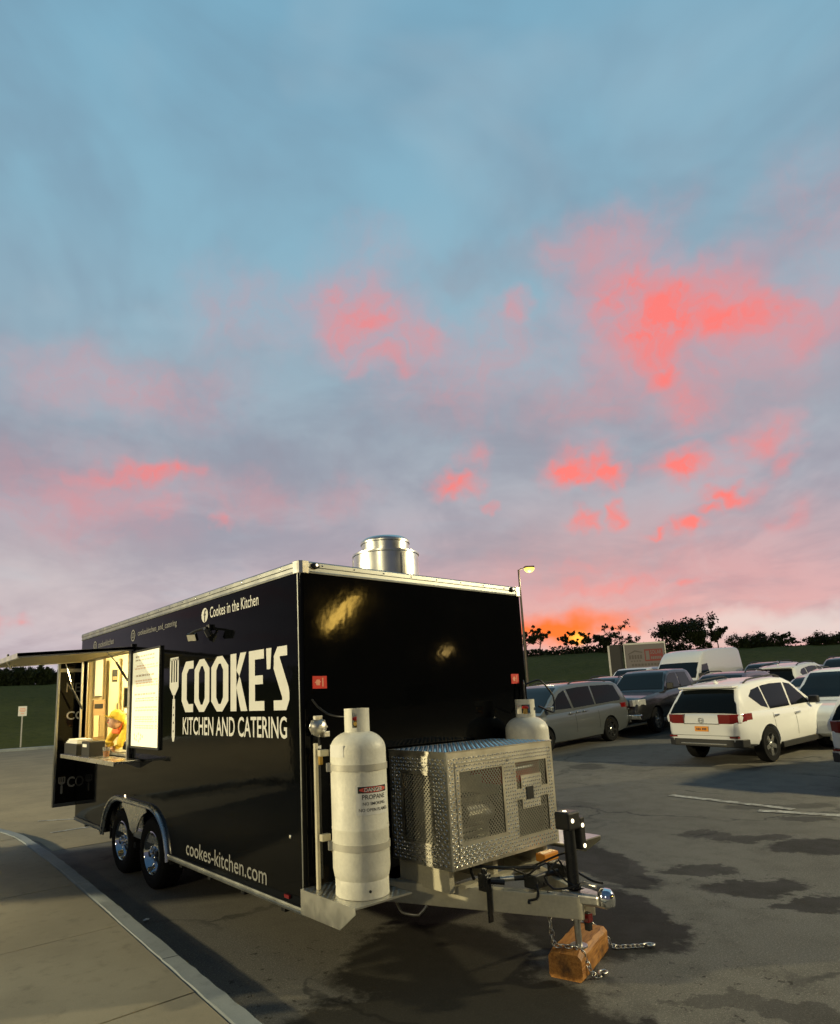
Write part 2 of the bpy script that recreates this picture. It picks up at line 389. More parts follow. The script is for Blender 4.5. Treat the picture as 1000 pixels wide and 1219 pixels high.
def asphalt():
    m = bpy.data.materials.new('asphalt'); m.use_nodes = True; MATS['asphalt'] = m
    k = NT(m.node_tree); b = k.n['Principled BSDF']
    geo = k.new('ShaderNodeNewGeometry'); pos = geo.outputs['Position']
    big = k.noise(pos, .35, 5, .6); mid = k.noise(pos, 3.0, 5, .6); fine = k.noise(pos, 70, 4, .75); grit = k.noise(pos, 210, 2, .6)
    c = k.mix(k.mr(big, .3, .7), (.122, .114, .096), (.172, .162, .136))
    c = k.mix(k.m('MULTIPLY', k.mr(mid, .45, .7), .5), c, (.092, .087, .076))
    c = k.mix(k.m('MULTIPLY', k.mr(fine, .48, .70), .75), c, (.33, .31, .26))
    c = k.mix(k.m('MULTIPLY', k.mr(grit, .55, .4), .6), c, (.035, .034, .03))
    # worn tyre-polished, slightly paler lane away to the right, crack lines
    vor = k.new('ShaderNodeTexVoronoi', feature='DISTANCE_TO_EDGE'); vor.inputs['Scale'].default_value = .33
    k.put(vor.inputs['Vector'], k.v('ADD', pos, k.v('MULTIPLY', k.noise(pos, 1.3, 4, .6, out=1), (1.3, 1.3, 0))))
    crack = k.m('MULTIPLY', k.mr(vor.outputs['Distance'], .016, .003), k.mr(k.noise(pos, .5, 2), .44, .56))
    c = k.mix(k.m('MULTIPLY', crack, .7), c, (.03, .03, .028))
    # wet stains, spills and painted-in shade at the trailer front: world positions, ragged edges
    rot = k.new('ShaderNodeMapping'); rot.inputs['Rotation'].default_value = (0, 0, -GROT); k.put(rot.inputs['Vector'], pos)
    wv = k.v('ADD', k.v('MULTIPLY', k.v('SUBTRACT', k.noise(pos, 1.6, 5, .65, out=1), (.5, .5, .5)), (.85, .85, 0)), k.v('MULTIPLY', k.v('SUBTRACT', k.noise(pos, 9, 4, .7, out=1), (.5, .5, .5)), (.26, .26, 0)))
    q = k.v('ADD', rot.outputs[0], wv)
    def stain_shade(lst):
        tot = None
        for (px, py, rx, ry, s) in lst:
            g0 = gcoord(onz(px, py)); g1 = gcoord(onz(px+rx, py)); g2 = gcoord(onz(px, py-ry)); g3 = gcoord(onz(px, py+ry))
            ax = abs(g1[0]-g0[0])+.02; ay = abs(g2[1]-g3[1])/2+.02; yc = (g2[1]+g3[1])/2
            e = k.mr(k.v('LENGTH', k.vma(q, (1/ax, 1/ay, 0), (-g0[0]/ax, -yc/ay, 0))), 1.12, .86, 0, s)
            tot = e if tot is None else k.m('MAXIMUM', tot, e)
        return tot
    st = stain_shade([(745, 1095, 62, 36, 1), (690, 1100, 80, 40, 1), (735, 1038, 40, 18, .8), (700, 1020, 40, 24, .9), (760, 1050, 30, 9, .9), (480, 1225, 150, 42, 1), (590, 1232, 190, 48, 1), (600, 1195, 110, 36, 1), (700, 1228, 90, 18, 1), (520, 1150, 120, 50, 1),
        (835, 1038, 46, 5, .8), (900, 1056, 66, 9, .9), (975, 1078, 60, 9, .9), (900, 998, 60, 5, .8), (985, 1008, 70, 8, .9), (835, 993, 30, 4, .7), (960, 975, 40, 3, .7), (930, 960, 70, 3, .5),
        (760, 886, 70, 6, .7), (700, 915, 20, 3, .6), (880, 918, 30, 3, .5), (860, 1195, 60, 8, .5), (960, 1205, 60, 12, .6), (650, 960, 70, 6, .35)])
    # fine drip spatter near the wet edges
    sp = k.noise(k.v('MULTIPLY', pos, (1, 1, 1)), 11, 3, .7)
    near = stain_shade([(330, 1170, 90, 50, 1), (860, 1185, 170, 50, 1), (760, 1120, 120, 60, .7), (900, 1065, 110, 30, .8)])
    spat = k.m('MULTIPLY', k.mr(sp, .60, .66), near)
    wet_shade = k.m('MAXIMUM', st, k.m('MULTIPLY', spat, .8))
    c = k.mix(k.m('MULTIPLY', wet_shade, .86), c, (.014, .013, .011))
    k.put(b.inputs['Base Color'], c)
    k.put(b.inputs['Roughness'], k.m('SUBTRACT', k.mr(mid, .3, .7, .78, .92), k.m('MULTIPLY', wet_shade, .16)))
    k.put(b.inputs['Specular IOR Level'], k.m('SUBTRACT', .32, k.m('MULTIPLY', wet_shade, .22)))
    h = k.m('ADD', k.m('MULTIPLY', fine, .7), k.m('MULTIPLY', grit, .4))
    bp = k.new('ShaderNodeBump'); bp.inputs['Distance'].default_value = .006; k.put(bp.inputs['Strength'], k.m('SUBTRACT', .75, k.m('MULTIPLY', wet_shade, .4))); k.put(bp.inputs['Height'], h); k.l.new(bp.outputs[0], b.inputs['Normal'])
asphalt()
def concrete(name, c0, c1):
    m = bpy.data.materials.new(name); m.use_nodes = True; MATS[name] = m
    k = NT(m.node_tree); b = k.n['Principled BSDF']
    pos = k.new('ShaderNodeNewGeometry').outputs['Position']
    big = k.noise(pos, .8, 5, .62); fine = k.noise(pos, 150, 3, .7); mid = k.noise(pos, 7, 5, .65)
    c = k.mix(k.mr(big, .3, .7), c0, c1); c = k.mix(k.m('MULTIPLY', k.mr(mid, .52, .75), .45), c, tuple(v*.55 for v in c0)); c = k.mix(k.m('MULTIPLY', k.mr(fine, .5, .75), .4), c, tuple(v*.5 for v in c0))
    brush = k.noise(k.v('MULTIPLY', pos, (4, 130, 1)), 1.0, 3, .6)
    k.put(b.inputs['Base Color'], c); b.inputs['Roughness'].default_value = .88
    bp = k.new('ShaderNodeBump'); bp.inputs['Distance'].default_value = .004; bp.inputs['Strength'].default_value = .5
    k.put(bp.inputs['Height'], k.m('ADD', k.m('MULTIPLY', fine, .6), k.m('MULTIPLY', brush, .6))); k.l.new(bp.outputs[0], b.inputs['Normal'])
concrete('concrete', (.215, .190, .135), (.285, .255, .185)); concrete('kerb_concrete', (.18, .205, .215), (.31, .34, .345)); concrete('joint', (.05, .045, .04), (.07, .065, .055))
def grassmat():
    m = bpy.data.materials.new('grass'); m.use_nodes = True; MATS['grass'] = m
    k = NT(m.node_tree); b = k.n['Principled BSDF']
    pos = k.new('ShaderNodeNewGeometry').outputs['Position']
    big = k.noise(pos, .12, 5, .6); mid = k.noise(k.v('MULTIPLY', pos, (1, 1, .3)), 2.2, 6, .68); fine = k.noise(pos, 14, 4, .7)
    c = k.mix(k.mr(big, .3, .7), (.078, .088, .010), (.115, .120, .018)); c = k.mix(k.m('MULTIPLY', k.mr(mid, .42, .68), .7), c, (.044, .054, .006)); c = k.mix(k.m('MULTIPLY', k.mr(fine, .5, .7), .5), c, (.12, .118, .024))
    k.put(b.inputs['Base Color'], c); b.inputs['Roughness'].default_value = .9; b.inputs['Specular IOR Level'].default_value = .15
    bp = k.new('ShaderNodeBump'); bp.inputs['Distance'].default_value = .12; bp.inputs['Strength'].default_value = .9; k.put(bp.inputs['Height'], k.m('ADD', mid, k.m('MULTIPLY', fine, .5))); k.l.new(bp.outputs[0], b.inputs['Normal'])
grassmat()

def gedge(x, y): return max(y-31.0, .9*x+.43*y-36.0)
xs = np.unique(np.concatenate([np.linspace(-300, -40, 10), np.linspace(-40, 8, 25), np.linspace(8, 16, 25), np.linspace(16, 45, 42), np.linspace(45, 300, 10)]))
ys = np.unique(np.concatenate([np.linspace(-300, -40, 10), np.linspace(-40, 33, 74)]))
mb = MB(); idx = {}
def vid(i, j):
    if (i, j) not in idx: idx[(i, j)] = len(mb.v); mb.v.append((xs[i], ys[j], T(xs[i])))
    return idx[(i, j)]
for i in range(len(xs)-1):
    for j in range(len(ys)-1):
        if min(gedge(xs[a], ys[b]) for a in (i, i+1) for b in (j, j+1)) < .2: mb.f.append((vid(i, j), vid(i+1, j), vid(i+1, j+1), vid(i, j+1)))
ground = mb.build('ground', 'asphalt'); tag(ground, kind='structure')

EDGE = [(x, 31.0, 0, 1) for x in np.concatenate([np.linspace(-300, -20, 8), np.linspace(-16, 18.9, 22)])]
EDGE += [(18.9+10*math.cos(R(a)), 21+10*math.sin(R(a)), math.cos(R(a)), math.sin(R(a))) for a in np.linspace(88, 27, 14)]
EDGE += [(27.9+.43*t, 25.3-.9*t, .9, .43) for t in np.concatenate([np.linspace(0, 45, 40), np.linspace(60, 320, 8)])]
SLOPE = ([-180, 0, 17, 25, 31.8, 45, 60, 78, 100, 180], [.03, .040, .0455, .050, .0535, .052, .047, .036, .034, .03])
VS = [0, .25, 1, 2.5, 5, 8, 11, 14, 17, 20, 23, 26, 29, 32, 36, 42, 60, 120, 400]
def hill_h(ex, ey, nx, ny, v):
    rx, ry = ex+nx*32, ey+ny*32; d = math.hypot(rx-CAM[0], ry-CAM[1]); a = math.degrees(math.atan2(ry-CAM[1], rx-CAM[0]))
    hr = 1.79+d*float(np.interp(a, *SLOPE)); te = T(ex)+.10; t = min(1, v/32); s = t*t*(3-2*t)*.55+t*.45
    z = te+(hr-te)*s
    if v > 32: z -= (v-32)*.03
    return z
mb = MB(); nV = len(VS)
for (ex, ey, nx, ny) in EDGE:
    for v in VS:
        jt = .06*math.sin(ex*1.7+v*.9)+.05*math.sin(ey*2.3-v*1.3) if 2 < v < 60 else 0
        mb.v.append((ex+nx*v, ey+ny*v, hill_h(ex, ey, nx, ny, v)+jt))
for i in range(len(EDGE)-1):
    for j in range(nV-1): mb.f.append((i*nV+j, (i+1)*nV+j, (i+1)*nV+j+1, i*nV+j+1))
hill = mb.build('hill', 'grass', smooth=60); tag(hill, kind='structure')
# kerb between lot and grass
mb = MB()
for (ex, ey, nx, ny) in EDGE:
    z = T(ex)
    for dv, dz in ((-.32, -.05), (-.32, .10), (-.30, .13), (-.02, .13), (0, .09)): mb.v.append((ex+nx*dv, ey+ny*dv, z+dz))
for i in range(len(EDGE)-1):
    for j in range(4): mb.f.append((i*5+j, (i+1)*5+j, (i+1)*5+j+1, i*5+j+1))
k2 = mb.build('verge_kerb', 'kerb_concrete'); tag(k2, kind='structure')

# ------------------------------------------------------------------ footway with kerb stones
KO = [(-1.30, -14), (-.90, -6), (-.725, -2.4), (-.635, -.60), (-.585, .38), (-.505, 1.91), (-.395, 4.26), (-.37, 6.30), (-.52, 7.40), (-.90, 8.20), (-1.75, 8.85), (-3.4, 9.33), (-8, 9.63), (-30, 9.85)]
def resample(P, step):
    out = [np.array(P[0], float)]
    # catmull-rom through the points
    Q = [np.array(p, float) for p in P]
    for i in range(len(Q)-1):
        a, b, c, d = Q[max(i-1, 0)], Q[i], Q[i+1], Q[min(i+2, len(Q)-1)]
        n = max(2, int(np.linalg.norm(c-b)/step))
        ml, mr_ = .5*(c-a), .5*(d-b)
        if np.linalg.norm(c-b) < .5*np.linalg.norm(b-a): ml *= .5
        for t in np.linspace(0, 1, n+1)[1:]:
            out.append((2*t**3-3*t**2+1)*b+(t**3-2*t**2+t)*ml*.6+(-2*t**3+3*t**2)*c+(t**3-t**2)*mr_*.6)
    return out
KP = resample(KO, .12)
walk = thing('sidewalk', None, None); tag(walk, kind='structure')
kerb = thing('kerb', None, None); tag(kerb, kind='structure')
def kerb_sec(i, off, z):
    t = KP[min(i+1, len(KP)-1)]-KP[max(i-1, 0)]; t /= np.linalg.norm(t); n = np.array([-t[1], t[0]])
    p = KP[i]+n*off; return (p[0], p[1], z)
KW = .155
i0 = 0; L_ = 0
starts = [0]
for i in range(1, len(KP)):
    L_ += np.linalg.norm(KP[i]-KP[i-1])
    if L_ > 2.4: starts.append(i); L_ = 0
starts.append(len(KP)-1)
for a, b in zip(starts[:-1], starts[1:]):
    if b-a < 2: continue
    mb = MB(); rows = list(range(a, b+1)); n5 = 6
    for q, i in enumerate(rows):
        sh = 0
        for off, z in ((0.0, -.05), (.012, .095), (.030, .120), (KW-.012, .1235), (KW, .112), (KW, -.05)):
            p = Vector(kerb_sec(i, off+(rng.uniform(-.006, .004) if z > 0 else 0), z-(rng.uniform(0, .006) if .09 < z < .118 else 0)))
            if q == 0: p = p.lerp(Vector(kerb_sec(rows[1], off, z)), .05)
            if q == len(rows)-1: p = p.lerp(Vector(kerb_sec(rows[-2], off, z)), .05)
            mb.v.append(p)
    for q in range(len(rows)-1):
        for j in range(n5-1): mb.f.append((q*n5+j, (q+1)*n5+j, (q+1)*n5+j+1, q*n5+j+1))
    mb.f.append(tuple(range(n5))); mb.f.append(tuple((len(rows)-1)*n5+j for j in range(n5)))
    mb.build('kerb_stone', 'kerb_concrete', kerb, smooth=40)
KI = np.array([kerb_sec(i, KW+.008, 0)[:2] for i in range(len(KP))])
order = np.argsort(KI[:, 1]); KIy, KIx = KI[order, 1], KI[order, 0]
def Xk(y): return float(np.interp(y, KIy, KIx))
yj = list(np.arange(-13.9, 9.8, 1.55))+[9.8]; xj = [-2.15, -3.7, -5.25, -6.8, -12, -29]
mb = MB()
for y0, y1 in zip(yj[:-1], yj[1:]): mb.box(-29.5, min(Xk(y0), Xk(y1)), y0, y1, .02, .100)
bed = mb.build('joint_bed', 'joint', walk)
for y0, y1 in zip(yj[:-1], yj[1:]):
    g = .005
    for ci in range(len(xj)):
        xl = xj[ci]+g
        if ci == 0:
            if max(Xk(y0), Xk(y1)) < xl: continue
            poly = [(xl, y0+g)]
            pr = [(Xk(y), y) for y in np.linspace(y0+g, y1-g, 8)]
            poly += [(max(px, xl+.001*(i+1)), py) for i, (px, py) in enumerate(pr)] + [(xl, y1-g)]
        else:
            xr = min(xj[ci-1]-g, Xk(y1-g), Xk(y0+g)); 
            if xr <= xl+.05: continue
            poly = [(xl, y0+g), (xr, y0+g), (xr, y1-g), (xl, y1-g)]
        if ci > 3 and y1 < -6: continue
        MB().prism(poly, .06, .120+rng.uniform(-.0015, .0015), lambda a, b, d: (a, b, d)).build('slab', 'concrete', walk)

# ------------------------------------------------------------------ pale concrete drive; its near end paints in lamp-lit ground behind the trailer
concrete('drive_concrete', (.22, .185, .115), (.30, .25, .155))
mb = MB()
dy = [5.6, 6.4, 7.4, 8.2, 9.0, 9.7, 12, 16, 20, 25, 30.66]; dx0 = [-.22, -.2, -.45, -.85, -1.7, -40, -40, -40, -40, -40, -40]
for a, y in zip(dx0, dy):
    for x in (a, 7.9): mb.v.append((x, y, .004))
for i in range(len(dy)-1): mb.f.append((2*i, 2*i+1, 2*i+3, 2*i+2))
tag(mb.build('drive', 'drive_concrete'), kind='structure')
# ------------------------------------------------------------------ worn painted bay lines
def paintmat():
    m = bpy.data.materials.new('road_paint'); m.use_nodes = True; MATS['road_paint'] = m
    k = NT(m.node_tree); b = k.n['Principled BSDF']; pos = k.new('ShaderNodeNewGeometry').outputs['Position']
    n = k.noise(pos, 5, 6, .7); n2 = k.noise(pos, 120, 3, .7)
    k.put(b.inputs['Base Color'], k.mix(k.m('MULTIPLY', k.mr(k.m('ADD', k.m('MULTIPLY', n, .6), k.m('MULTIPLY', n2, .4)), .42, .56), .95), (.50, .49, .44), (.13, .12, .10))); b.inputs['Roughness'].default_value = .8
paintmat()
def bay_line(a, b, wd):
    A, B = np.array(a, float), np.array(b, float); t = (B-A)/np.linalg.norm(B-A); n = np.array([-t[1], t[0]])*wd/2
    N = 40; mb = MB()
    for i in range(N+1):
        p = A+(B-A)*i/N; e1, e2 = rng.uniform(.85, 1.1, 2)
        for q in (p+n*e1, p-n*e2): mb.v.append((q[0], q[1], T(q[0])+.009))
    for i in range(N): mb.f.append((2*i, 2*i+1, 2*i+3, 2*i+2))
    o = mb.build('bay_line', 'road_paint'); return tag(o, kind='structure')
P1, P2 = onz(798, 947), onz(945, 964); bay_line(P1[:2], P2[:2], .17)
P1, P2 = onz(903, 965.5), onz(1045, 974); bay_line(P1[:2], P2[:2], .20)
for px0, py0, px1, py1 in ((45, 978, 150, 972), (60, 992, 105, 985)):
    P1, P2 = onz(px0, py0), onz(px1, py1); bay_line(P1[:2], P2[:2], .08)

# ================================================================== food trailer
TW, TL, TZ0, TZ1 = 2.59, 5.46, .375, 2.811
tr = thing('food_trailer', "glossy black catering trailer with COOKE'S lettering and an open lit serving window", 'food trailer', (0, 0, 0))
th = .05
WY0, WY1, WZ0, WZ1 = 3.45, 5.33, 1.29, 2.42        # serving window
# long side with serving window and wheel arch cut through
side = MB().box(0, th, .03, TL, TZ0+.045, TZ1-.088).build('side_wall', 'vinyl', tr)
c1 = MB().box(-.2, .3, WY0, WY1, WZ0, WZ1).build('cut', None)
ARCH = [(2.40, .20)] + [(2.40, .40)] + [(2.87-.47*math.cos(R(a)), .37+.40*math.sin(R(a))) for a in range(10, 91, 10)] + [(3.76+.47*math.sin(R(a)), .37+.40*math.cos(R(a))) for a in range(0, 81, 10)] + [(4.23, .40), (4.23, .20)]
c2 = MB().prism(ARCH, -.2, .3, SIDE).build('cut', None)
boolcut(side, [c1, c2])
MB().box(TW-th, TW, .03, TL, TZ0+.045, TZ1-.088).build('side_wall', 'vinyl', tr)
MB().box(.03, TW-.03, 0, th, TZ0+.045, TZ1-.088).build('front_wall', 'vinyl', tr)
MB().box(th, TW-th, TL-.05, TL, TZ0+.045, TZ1-.088).build('rear_wall', 'vinyl_inner', tr)
MB().box(.02, TW-.02, .02, TL-.01, TZ1-.05, TZ1-.004).build('roof', 'trim', tr)
MB().box(th+.002, TW-th-.002, th+.002, TL-.06, TZ0+.05, .50).build('floor', 'stainless', tr)
# corner posts
for x, y in ((.0, .0), (TW, 0)):
    sx = 1 if x == 0 else -1
    MB().lathe([(.030, TZ0+.046), (.030, TZ1-.089)], 10, Matrix.Translation((x+.030*sx, y+.030, 0))).build('corner_post', 'vinyl', tr, smooth=40)
    MB().box(min(x-.003*sx, x+.004*sx), max(x-.003*sx, x+.004*sx), .024, .034, TZ0+.05, TZ1-.09).build('corner_seam', 'trim', tr)
# aluminium top band: side, front, far side, rear, each with a stepped profile
def band(name, mp, a0, a1):
    prof = [(-.01, TZ1-.088), (.008, TZ1-.088), (.010, TZ1-.078), (.006, TZ1-.072), (.006, TZ1-.046), (.010, TZ1-.040), (.010, TZ1-.010), (.004, TZ1), (-.03, TZ1), (-.03, TZ1-.03)]
    mb = MB(); n = len(prof)
    for a in (a0, a1):
        for d, z in prof: mb.v.append(mp(a, z, d))
    mb.f += [(i, (i+1) % n, n+(i+1) % n, n+i) for i in range(n)] + [tuple(range(n)), tuple(range(n, 2*n))]
    return mb.build(name, 'trim', tr)
band('roof_trim', SIDE, .06, TL); band('roof_trim', FRONT, .06, TW-.06)
band('roof_trim', lambda a, z, d: (TW+d, a, z), .06, TL); band('roof_trim', lambda a, z, d: (a, TL+d, z), 0, TW)
for x, sx in ((0, 1), (TW, -1)):
    MB().prism([(x-.012*sx, .075), (x-.012*sx, .02), (x-.004*sx, .002), (x+.02*sx, -.012), (x+.075*sx, -.012), (x+.075*sx, .03), (x+.03*sx, .03), (x+.03*sx, .075)], TZ1-.092, TZ1+.003, lambda a, b, d: (a, b, d)).build('roof_trim_corner', 'aluminium', tr, bevel=.003)
# rivets along the band
mb = MB()
for y in np.arange(.25, TL, .305): mb.lathe([(.007, 0), (.006, .003), (.0, .005)], 8, align((-.0102, y, TZ1-.025), (-1, 0, 0)))
for x in np.arange(.2, TW-.1, .305): mb.lathe([(.007, 0), (.006, .003), (.0, .005)], 8, align((x, -.0102, TZ1-.025), (0, -1, 0)))
tag(mb.build('rivets', 'chrome', tr, smooth=40), kind='stuff')
for x in (.135, 2.455):
    ml = MB().lathe([(.030, 0), (.030, .006), (.022, .014), (.0, .017)], 14, align((x, -.010, TZ1-.030), (0, -1, 0)) @ Matrix.Diagonal((1.3, .8, 1, 1))).build('marker_lamp', 'black_plastic', tr, smooth=40)
    MB().lathe([(.010, 0), (.008, .004), (0, .006)], 10, align((x+.004, -.026, TZ1-.026), (0, -1, 0))).build('lens', 'marker_led', ml, smooth=60)
# bottom rail
MB().prism([(0, .382), (.012, .384), (.014, .400), (.008, .404), (.008, .410), (.014, .414), (.012, .424), (0, .424), (-.02, .424), (-.02, .382)], 0, 0, lambda a, b, d: (0, 0, 0)) if False else None
def rail(mp, a0, a1):
    prof = [(-.03, TZ0), (.012, TZ0), (.014, TZ0+.014), (.009, TZ0+.018), (.009, TZ0+.026), (.014, TZ0+.030), (.012, TZ0+.044), (-.03, TZ0+.044)]
    mb = MB(); n = len(prof)
    for a in (a0, a1):
        for d, z in prof: mb.v.append(mp(a, z, d))
    mb.f += [(i, (i+1) % n, n+(i+1) % n, n+i) for i in range(n)] + [tuple(range(n)), tuple(range(n, 2*n))]
    return mb.build('bottom_rail', 'trim', tr)
rail(SIDE, .0, 2.36); rail(SIDE, 4.28, TL); rail(FRONT, .016, TW); rail(lambda a, z, d: (TW+d, a, z), 0, TL)
# underbody
mb = MB()
for x in (.42, TW-.50): mb.box(x, x+.08, .1, TL-.1, TZ0-.11, TZ0)
for y in np.arange(.35, TL-.2, .6): mb.box(.05, TW-.05, y, y+.05, TZ0-.06, TZ0-.004)
mb.build('chassis', 'black_steel', tr)
for y in (2.87, 3.76): MB().tube([(.12, y, .335), (TW-.12, y, .335)], .035, 10).build('axle', 'black_steel', tr, smooth=40)
# wheel well box, fender trim and centre plate
MB().box(.052, .40, 2.42, 4.21, .30, .80).build('wheel_well', 'vinyl_inner', tr)
wwell = bpy.data.objects['wheel_well']; cutw = MB().box(-.1, .385, 2.44, 4.19, .2, .785).build('cut', None); boolcut(wwell, [cutw])
def sweep(path, prof, mp):
    mb = MB(); n = len(prof); k = len(path)
    for i, p in enumerate(path):
        t = np.array(path[min(i+1, k-1)])-np.array(path[max(i-1, 0)]); t = t/np.linalg.norm(t); nn = np.array([t[1], -t[0]])
        for o, d in prof: q = np.array(p)+nn*o; mb.v.append(mp(q[0], q[1], d))
    for i in range(k-1):
        for j in range(n): mb.f.append((i*n+j, i*n+(j+1) % n, (i+1)*n+(j+1) % n, (i+1)*n+j))
    mb.f += [tuple(range(n)), tuple((k-1)*n+j for j in range(n))]
    return mb
fp = [(2.352, .345), (2.362, .42)] + [(2.88-.51*math.cos(R(a)), .37+.43*math.sin(R(a))) for a in range(14, 91, 7)] + [(3.32, .800)] + [(3.75+.51*math.sin(R(a)), .37+.43*math.cos(R(a))) for a in range(0, 78, 7)] + [(4.278, .42), (4.285, .345)]
sweep(fp, [(.032, 0), (.032, .012), (.022, .020), (.014, .012), (.004, .012), (-.004, .030), (-.022, .034), (-.030, .02), (-.030, 0)], SIDE).build('fender_trim', 'stainless', tr, smooth=35)
ctr = [(2.98, .772), (3.65, .772)] + [(3.76-.385*math.cos(R(a)), .335+.40*math.sin(R(a))) for a in (80, 68, 56, 44, 34, 26)] + [(3.315, .475)] + [(2.87+.385*math.cos(R(a)), .335+.40*math.sin(R(a))) for a in (26, 34, 44, 56, 68, 80)]
MB().prism(ctr, -.018, -.004, SIDE).build('fender_plate', 'stainless', tr)
# wheels
def wheel_mesh():
    rx = Matrix.Rotation(R(-90), 4, 'Y')     # local z -> -x (outer side)
    ty = MB().lathe([(.200, -.10), (.235, -.115), (.290, -.118), (.322, -.105), (.335, -.08), (.337, -.03), (.337, .03), (.335, .08), (.322, .105), (.290, .118), (.235, .115), (.200, .10)], 48, rx)
    for j in range(60):
        a = 2*math.pi*j/60; mx = rx @ Matrix.Rotation(a, 4, 'Z')
        for z0, z1, o in ((-.085, -.035, 0), (-.025, .025, .03), (.035, .085, 0)):
            ty.box(.336, .342, -.012+o*.3, .010+o*.3, z0, z1, mx)
    rim = MB().lathe([(.203, .085), (.208, .105), (.200, .108), (.190, .095), (.180, .045), (.165, .03), (.160, -.03)], 40, rx)
    sp = MB()
    for j in range(8):
        a = 2*math.pi*j/8; mx = rx @ Matrix.Rotation(a, 4, 'Z')
        sp.add([mx @ Vector(p) for p in ((.05, -.030, .075), (.05, .030, .075), (.185, .020, .050), (.185, -.020, .050), (.05, -.034, .035), (.05, .034, .035), (.185, .028, .020), (.185, -.028, .020))], [(0, 1, 2, 3), (0, 4, 5, 1), (3, 2, 6, 7), (0, 3, 7, 4), (1, 5, 6, 2)])
    hub = MB().lathe([(.062, .03), (.062, .080), (.056, .086), (.040, .088), (.038, .118), (.030, .126), (0, .128)], 20, rx)
    for j in range(6):
        a = 2*math.pi*j/6+.2; hub.lathe([(.010, .075), (.010, .100), (.006, .106), (0, .107)], 8, rx @ Matrix.Translation((.052*math.cos(a), .052*math.sin(a), 0)))
    back = MB().lathe([(.0, -.02), (.175, -.02)], 24, rx)
    return ty.mesh('tyre', 35), rim.mesh('rim', 35), sp.mesh('spokes', 25), hub.mesh('hub', 35), back.mesh('brake_drum')
WM = wheel_mesh()
for x, fl in ((.145, 0), (TW-.145, 1)):
    for y in (2.87, 3.76):
        e = bpy.data.objects.new('wheel', None); col.objects.link(e); e.parent = tr; e.location = (x, y, .339); e.rotation_euler = (R(17*(y > 3)), 0, R(180)*fl)
        for nm, me, mm in zip(('tyre', 'rim', 'spokes', 'hub', 'brake_drum'), WM, ('rubber', 'chrome', 'chrome', 'chrome', 'black_steel')): link_mesh(nm, me, mm, e)

# ---- lettering on the side. Letter shapes are drawn on a 0..1 x 0..1 cell
def oct_ring(t, c):
    # chamfered ring: outer & inner as quads
    o = [(c, 0), (1-c, 0), (1, c*.55), (1, 1-c*.55), (1-c, 1), (c, 1), (0, 1-c*.55), (0, c*.55)]
    tx, tz = t, t*.45
    i_ = [(tx+c*.4, tz), (1-tx-c*.4, tz), (1-tx, tz+c*.35), (1-tx, 1-tz-c*.35), (1-tx-c*.4, 1-tz), (tx+c*.4, 1-tz), (tx, 1-tz-c*.35), (tx, tz+c*.35)]
    return [[o[k], o[(k+1) % 8], i_[(k+1) % 8], i_[k]] for k in range(8)]
def L_C():
    return [[(.34, 0), (1, 0), (1, .155), (.62, .155), (.44, .25), (.0, .28), (.0, .22)], [(0, .28), (.44, .25), (.44, .75), (0, .72)], [(0, .72), (.44, .75), (.62, .845), (1, .845), (1, 1), (.34, 1), (0, .78)]]
def L_K(): return [[(0, 0), (.36, 0), (.36, 1), (0, 1)], [(.36, .40), (.46, .52), (.95, 1), (.60, 1), (.36, .70)], [(.36, .70), (.36, .40), (.62, 0), (1, 0), (.60, .56), (.50, .62)]]
def L_E(): return [[(0, 0), (.40, 0), (.40, 1), (0, 1)], [(.40, 0), (1, 0), (1, .155), (.40, .155)], [(.40, .43), (.92, .43), (.92, .575), (.40, .575)], [(.40, .845), (1, .845), (1, 1), (.40, 1)]]
def L_A(): return [[(.1, .66), (.75, .66), (1, 1), (0, 1)]]
def L_S(): return [[(.02, 0), (.80, 0), (1, .16), (1, .27), (.56, .155), (.02, .155)], [(1, .27), (.96, .35), (.44, .82), (.06, .72), (.03, .66), (.56, .20), (.56, .155)], [(.06, .72), (.44, .82), (.44, .845), (.90, .845), (.90, 1), (.30, 1), (.06, .86)]]
lw = [('C', 2.075, 1.815, L_C()), ('O', 1.790, 1.477, oct_ring(.30, .34)), ('O', 1.440, 1.115, oct_ring(.30, .34)), ('K', 1.076, .789, L_K()), ('E', .759, .520, L_E()), ("'", .485, .405, L_A()), ('S', .385, .159, L_S())]
for ch, ya, yb, polys in lw:
    flat('letter', [[(ya+(yb-ya)*u, 1.730+.472*v) for u, v in p] for p in polys], 'lettering', side, SIDE, .004)
text('slogan_lettering', 'KITCHEN AND CATERING', 'lettering', side, 2.040, .200, 1.525, 1.685, SIDE, .004, bold=.012)
text('page_lettering', 'Cookes in the Kitchen', 'lettering', side, 1.475, .600, 2.560, 2.660, SIDE, .004, bold=.004)
text('profile_lettering', 'cookeskitchen_and_catering', 'lettering_grey', side, 3.30, 2.22, 2.560, 2.640, SIDE, .004)
text('handle_lettering', 'cookeskitchen', 'lettering_grey', side, 4.72, 4.12, 2.565, 2.640, SIDE, .004)
text('web_lettering', 'cookes-kitchen.com', 'lettering_grey', side, 1.930, .509, .475, .600, SIDE, .004, bold=.004)
def disc(cy, cz, r, n=28): return [(cy+r*math.cos(2*math.pi*i/n), cz+r*math.sin(2*math.pi*i/n)) for i in range(n)]
def ring(cy, cz, r0, r1, n=28):
    a, b = disc(cy, cz, r0, n), disc(cy, cz, r1, n); return [[a[i], a[(i+1) % n], b[(i+1) % n], b[i]] for i in range(n)]
flat('page_emblem', [disc(1.585, 2.600, .066)], 'lettering', side, SIDE, .004)
text('emblem_letter', 'f', 'vinyl_inner', side, 1.603, 1.553, 2.538, 2.652, SIDE, .006, bold=.01)
